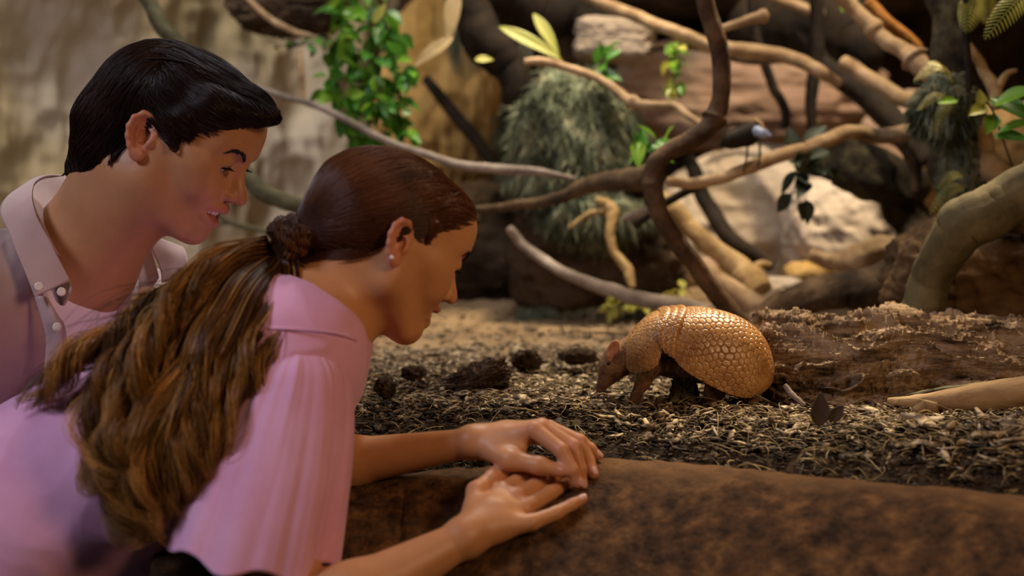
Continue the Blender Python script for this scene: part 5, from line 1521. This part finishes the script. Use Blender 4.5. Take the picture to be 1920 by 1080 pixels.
    for k in range(34):
        a = k / 33
        y0 = rng.uniform(-.045, .06)
        st = W(290 + rng.normal(0, 20), 98 + rng.normal(0, 5) + 40 * abs(y0) / .06, 1.865 + y0)
        m1 = W(380 + rng.normal(0, 8), 100 + 60 * a + rng.normal(0, 3), 1.85 + y0 * .9)
        m2 = W(455 + rng.normal(0, 6), 138 + 64 * a + rng.normal(0, 4), 1.835 + y0 * .6)
        e = W(515 + rng.normal(0, 9), 196 + 32 * a + rng.normal(0, 3), 1.825 + y0 * .3)
        c = np.array([st, m1, m2, e]); c = spline(c, 12)
        for _ in range(2): c = c - H.grad(c, e=.002) * np.clip(H.ev(c) - .002, -.02, .02)[:, None]
        Ls.append(lock(rng, c, np.array([3, 6, 7, 6, 1.5]) * mm, 46, 24, wave=.0028, freq=1.1, fray=.4, flat=.6, tip=.8))
    V, Q = strands_mesh(np.concatenate(Ls), rng.uniform(.0003, .0006, 34 * 46)); mesh('quiff', V, Q, mh, hair)
    # ragged ends at the nape, sideburn and fringe
    Ls = []
    for p, q in [((175, 270, 1.85), (117, 326, 1.875)), ((170, 265, 1.87), (128, 312, 1.89)), ((190, 275, 1.84), (138, 332, 1.86)), ((200, 280, 1.835), (165, 326, 1.84)),
                 ((215, 275, 1.82), (190, 322, 1.825)), ((160, 230, 1.87), (138, 285, 1.88)), ((228, 262, 1.81), (212, 310, 1.815))]:
        for k in range(4):
            a = W(*p) + rng.normal(0, .006, 3); b = W(*q) + rng.normal(0, .004, 3)
            m_ = (a + b) / 2 + np.array([-.004, 0, -.004])
            Ls.append(lock(rng, [a, m_, b], np.array([7, 6, 1]) * mm, 40, 14, wave=.001, tip=.75))
    for x0, y0, x1, y1, D in [(322, 205, 322, 285, 1.782), (330, 205, 332, 282, 1.782), (345, 215, 345, 272, 1.78), (358, 215, 362, 262, 1.782), (375, 215, 385, 247, 1.785), (395, 215, 415, 240, 1.79), (312, 200, 315, 262, 1.784)]:
        for k in range(3):
            a = W(x0 + rng.normal(0, 4), y0, D); b = W(x1 + rng.normal(0, 4), y1, D - .002)
            c = S.project(spline([a, (a + b) / 2, b], 8), .002, 4)
            Ls.append(lock(rng, c, np.array([6, 5, 1]) * mm, 30, 14, wave=.0006, tip=.7, flat=.3))
    V, Q = strands_mesh(np.concatenate(Ls), rng.uniform(.0003, .0006, sum(len(l) for l in Ls))); mesh('hair_ends', V, Q, mh, hair)
    return S

MAN = build_man()
# ------------------------------------------------------------------ the armadillo
def armadillo():
    D0 = 2.0
    root = empty('armadillo', W(1300, 760, D0), 'golden-brown three-banded armadillo with domed scaly shell, nose down in the wood chips', 'armadillo')
    k = D0 / F
    mShell = material('shell', (.30, .135, .038), .30, .55, base2=(.50, .27, .09), scale=26, detail=4, bump=.06, bscale=300, attr_cols=[('groove', (.07, .028, .010))])
    mHide = material('hide', (.10, .05, .024), .75, .25, base2=(.30, .16, .075), scale=60, bump=.5, bscale=300)
    mHead = material('head_shield', (.22, .11, .045), .5, .35, base2=(.36, .19, .08), scale=40, bump=.3, bscale=250, attr_cols=[('groove', (.05, .02, .01))])

    def shell(T, Bm, wd, bend, nu, nv, lift=0.):
        """T, Bm: outlines (photo px) of the back line and the near rim; wd half widths in px; bend pulls iso-lines."""
        T = spline(np.array(T, float), nu); Bm = spline(np.array(Bm, float), nu)
        wd = np.interp(np.linspace(0, 1, nu), np.linspace(0, 1, len(wd)), wd)
        bd = np.interp(np.linspace(0, 1, nu), np.linspace(0, 1, len(bend)), bend)
        a = np.linspace(0, math.pi, nv)
        P = np.zeros((nu, nv, 3))
        for i in range(nu):
            s = np.sin(a); c = np.cos(a)
            m = (1 - np.cos(np.minimum(a, math.pi - a) * 1.0)) ** .0 * s ** .9
            xy = Bm[i] + (T[i] - Bm[i]) * m[:, None]
            dirn = (T[i] - Bm[i]); dirn = dirn / np.linalg.norm(dirn); side = np.array([dirn[1], -dirn[0]])
            xy = xy + side[None] * (bd[i] * np.sin(m * math.pi))[:, None]
            dep = -wd[i] * np.sign(c) * np.abs(c) ** .75
            for j in range(nv):
                P[i, j] = W(xy[j, 0], xy[j, 1], D0)
                P[i, j, 1] += dep[j] * k
        return P

    def scutes(P, size, amp, jit=.10, seed=0, rowbias=1.):
        """Raised hexagonal plates measured along the surface; returns displaced points and a groove mask."""
        nu, nv = P.shape[:2]
        du = np.linalg.norm(np.diff(P, axis=0), axis=2); dv = np.linalg.norm(np.diff(P, axis=1), axis=2)
        s = np.r_[0, np.cumsum(np.sort(du, axis=1)[:, nv // 2])]
        u = np.repeat((s)[:, None], nv, 1) / (size * rowbias)
        vl = np.concatenate([np.zeros((nu, 1)), np.cumsum(dv, 1)], 1)
        tot = vl[:, -1:].copy(); ref = np.median(tot)
        v = vl / tot * (ref * .5 + tot * .5) / size
        q = np.stack([u.ravel(), v.ravel()], 1)
        q = q + jit * 2 * np.stack([fbm(q * .8, 2, seed), fbm(q * .8 + 9, 2, seed + 2)], 1)
        # distance to the two nearest cells of a jittered hexagonal lattice
        d1 = np.full(len(q), 9.); d2 = np.full(len(q), 9.)
        row = np.floor(q[:, 0] / .866)
        for dr in (-1, 0, 1, 2):
            r_ = row + dr; off = (r_ % 2) * .5
            c0 = np.floor(q[:, 1] - off)
            for dc in (-1, 0, 1, 2):
                cc = c0 + dc
                jx = (_hash(r_, cc, cc * 0, seed) - .5) * jit * 2; jy = (_hash(r_, cc, cc * 0 + 5, seed) - .5) * jit * 2
                d = np.hypot(q[:, 0] - r_ * .866 - jx, q[:, 1] - cc - off - jy)
                n2 = np.where(d < d1, d1, np.minimum(d2, d)); d1 = np.minimum(d1, d); d2 = n2
        e = (d2 - d1)
        h = sstep(.0, .30, e); groove = 1 - sstep(.04, .26, e)
        V = P.reshape(-1, 3); Q = grid_faces(nu, nv); N = vnormals(V, Q)
        cen = P.mean((0, 1)); 
        if ((V - cen) * N).sum() < 0: N = -N
        fine = .00025 * fbm(np.c_[q * 7, q[:, 0] * 0], 2, seed + 3)
        V = V + N * ((h - 1) * amp + fine)[:, None]
        return V, Q, groove

    def add(name, P, size, amp, mat, parent=root, jit=.1, seed=0, th=.002, rb=1.):
        V, Q, g = scutes(P, size, amp, jit, seed, rb)
        o = mesh(name, V, Q, mat, parent, attrs={'groove': g * .85}); solid(o, th, -1); return o

    # rear dome
    T = [(1284, 580), (1300, 578), (1325, 579), (1357, 586), (1385, 596), (1405, 608), (1425, 627), (1438, 652), (1444, 680), (1441, 702), (1434, 716)]
    Bm = [(1251, 654), (1262, 672), (1281, 688), (1305, 702), (1330, 715), (1354, 725), (1378, 732), (1396, 733), (1411, 731), (1424, 724), (1432, 718)]
    add('rear_shell', shell(T, Bm, [88, 96, 102, 104, 102, 98, 90, 78, 60, 38, 6], [6, 4, 2, 0, -3, -6, -8, -10, -8, -4, 0], 330, 420), .0098, .0011, mShell, jit=.12, seed=2)
    # rim of squarer plates along the edge
    # bands
    for i in range(3):
        x0 = 1238 + i * 14.5; b0 = 1229 + i * 7.5
        T = [(x0 - 1, 583.5 - i * 1.4), (x0 + 8, 581.5 - i * 1.4), (x0 + 17.5, 580.5 - i * 1.2)]
        Bm = [(b0, 640 + i * 7), (b0 + 5, 646 + i * 6), (b0 + 10, 650 + i * 6)]
        P = shell(T, Bm, [82 + 3 * i, 85 + 3 * i, 84 + 3 * i], [9, 9, 8], 40, 420)
        # each band swells at its rear edge
        w_ = np.sin(np.linspace(0, 1, 40) ** 1.6 * math.pi * .95)
        N = vnormals(P.reshape(-1, 3), grid_faces(40, 420)).reshape(40, 420, 3); cen = P.mean((0, 1))
        if ((P - cen) * N).sum() < 0: N = -N
        P = P + N * (w_[:, None, None] * .0022 + .0006)
        V, Q, g = scutes(P, .0095, .0007, .05, 5 + i, 1.6)
        o = mesh('shell_band', V, Q, mShell, root, attrs={'groove': g * .6}); solid(o, .002, -1)
    # front shield
    T = [(1168, 648), (1174, 638), (1182, 628), (1194, 615), (1206, 603), (1217, 594), (1228, 588), (1241, 584)]
    Bm = [(1172, 684), (1178, 690), (1187, 692), (1197, 690), (1208, 686), (1218, 680), (1226, 671), (1232, 650)]
    add('front_shell', shell(T, Bm, [26, 38, 52, 64, 73, 79, 82, 83], [0, 1, 3, 5, 6, 8, 9, 9], 190, 360), .0078, .0011, mShell, jit=.14, seed=8)

    # soft body, head and legs: one mesh
    S = SDF().frame(); mm = .001
    def C(a, b, ra, rb, k_=12): S.cone(W(a[0], a[1], D0 + a[2] * mm), W(b[0], b[1], D0 + b[2] * mm), ra * mm, rb * mm, k_ * mm)
    C((1370, 668, 0), (1290, 650, 0), 44, 46, 20)
    C((1290, 650, 0), (1215, 656, 0), 44, 32, 20)
    C((1215, 658, 0), (1160, 678, 0), 30, 21, 16)
    C((1162, 672, 0), (1146, 688, 0), 21, 16, 12)
    C((1146, 688, 0), (1124, 729, 0), 15, 5.5, 10)
    C((1150, 700, 0), (1130, 722, 0), 10, 6, 10)
    for sg, zf in ((-1, 0), (1, 4)):
        C((1352, 700, sg * 36), (1338, 738, sg * 42), 24, 13, 12)       # thigh
        C((1338, 738, sg * 42), (1352, 757, sg * 42), 12, 8, 8)
        C((1352, 757, sg * 42), (1330, 764, sg * 44), 8, 6, 6)
        C((1368, 696, sg * 24), (1400, 722, sg * 26), 18, 12, 8)
        C((1228, 664, sg * 12), (1222, 680, sg * 30), 24, 16, 8)
        C((1400, 722, sg * 26), (1414, 740, sg * 30), 12, 9, 8)        # heel shown under the rear edge
        C((1414, 740, sg * 30), (1410, 758, sg * 32), 8.5, 8, 6)
        C((1222, 680, sg * 30), (1206, 716, sg * 34), 16, 10, 12)      # fore leg
        C((1206, 716, sg * 34), (1190, 744, sg * 34), 9.5, 7, 8)
        for q in (-1, 0, 1):
            C((1190, 744, sg * 34), (1180 + q * 3, 757, sg * (34 + q * 6)), 4.5, 2.0, 3)
    V, Q = S.mesh(.0016, clip=(np.array([-1, 1, .5]), np.array([3, 3, 3.])))
    V = relax(V, Q, 1)
    V = V + vnormals(V, Q) * (.0008 * fbm(V * 220, 2, 3))[:, None]
    mesh('body', V, Q, mHide, root)
    # head shield over brow and snout
    T = [(1160, 654), (1150, 658), (1142, 664), (1133, 682), (1125, 704), (1119, 726)]
    Bm = [(1166, 690), (1156, 694), (1148, 698), (1140, 706), (1132, 718), (1126, 732)]
    P = shell(T, Bm, [26, 24, 21, 16, 11, 6], [0, 0, 0, 0, 0, 0], 120, 160)
    add('head_shield', P, .0052, .0004, mHead, jit=.16, seed=12, th=.001)
    # ears, eye, nose
    mEar = material('ear', (.36, .13, .05), .55, .4, base2=(.50, .22, .09), scale=60, bump=.3, bscale=300)
    for sg in (-1, 1):
        S = SDF().frame(); c = W(1150, 655, D0 + sg * .017)
        Rr = rotm('Z', sg * 18) @ rotm('Y', 22)
        S.frame(Rr, c, .001)
        S.ell((0, 0, 0), (8, 3.6, 14.5), 3); S.ell((0, -4 * (1 if sg < 0 else -1), 0), (5.2, 3.8, 11), 2, 's'); S.cone((0, 0, -12), (2, 0, -17), 5, 4, 5)
        V, Q = S.mesh(.0008); mesh('ear', V, Q, mEar, root)
        V, Q = sphere(W(1141, 681, D0 + sg * .0185), .0030, 14, 18); mesh('eye', V, Q, material('animal_eye', (.008, .006, .005), .1, .6), root)
    # claws and bristles
    mCl = material('claw', (.30, .22, .13), .4, .4)
    for sg in (-1, 1):
        for q in (-1, 0, 1):
            V, Q = tube(spline([W(1181 + q * 3, 752, D0 + sg * .034 + q * .006), W(1176 + q * 3, 758, D0 + sg * .034 + q * .006), W(1173 + q * 3, 767, D0 + sg * .034 + q * .006)], 10), np.linspace(.0022, .0005, 10), 8); tubemesh('claw', V, Q, mCl, root)
        for q in (-1, 0, 1):
            V, Q = tube(spline([W(1412 + q * 5, 752, D0 + sg * .034), W(1411 + q * 5, 760, D0 + sg * .035), W(1409 + q * 5, 768, D0 + sg * .036)], 10), np.linspace(.0028, .0008, 10), 8); tubemesh('claw', V, Q, mCl, root)
    rng = np.random.default_rng(3)
    K = 700; a = rng.random(K)
    P0 = np.array([W(np.interp(t, [0, .35, 1], [1180, 1250, 1400]) + rng.normal(0, 4), np.interp(t, [0, .35, 1], [700, 672, 732]) + rng.normal(0, 3), D0 - .055 + rng.random() * .06) for t in a])
    d = unit(np.c_[rng.normal(0, .4, K), rng.normal(-.2, .3, K), -np.ones(K)])
    S_ = P0[:, None] + d[:, None] * np.linspace(0, .018, 5)[None, :, None]
    V, Q = strands_mesh(S_, np.full(K, .0003)); mesh('bristles', V, Q, material('bristle', (.22, .16, .09), .6, .3), root)
armadillo()
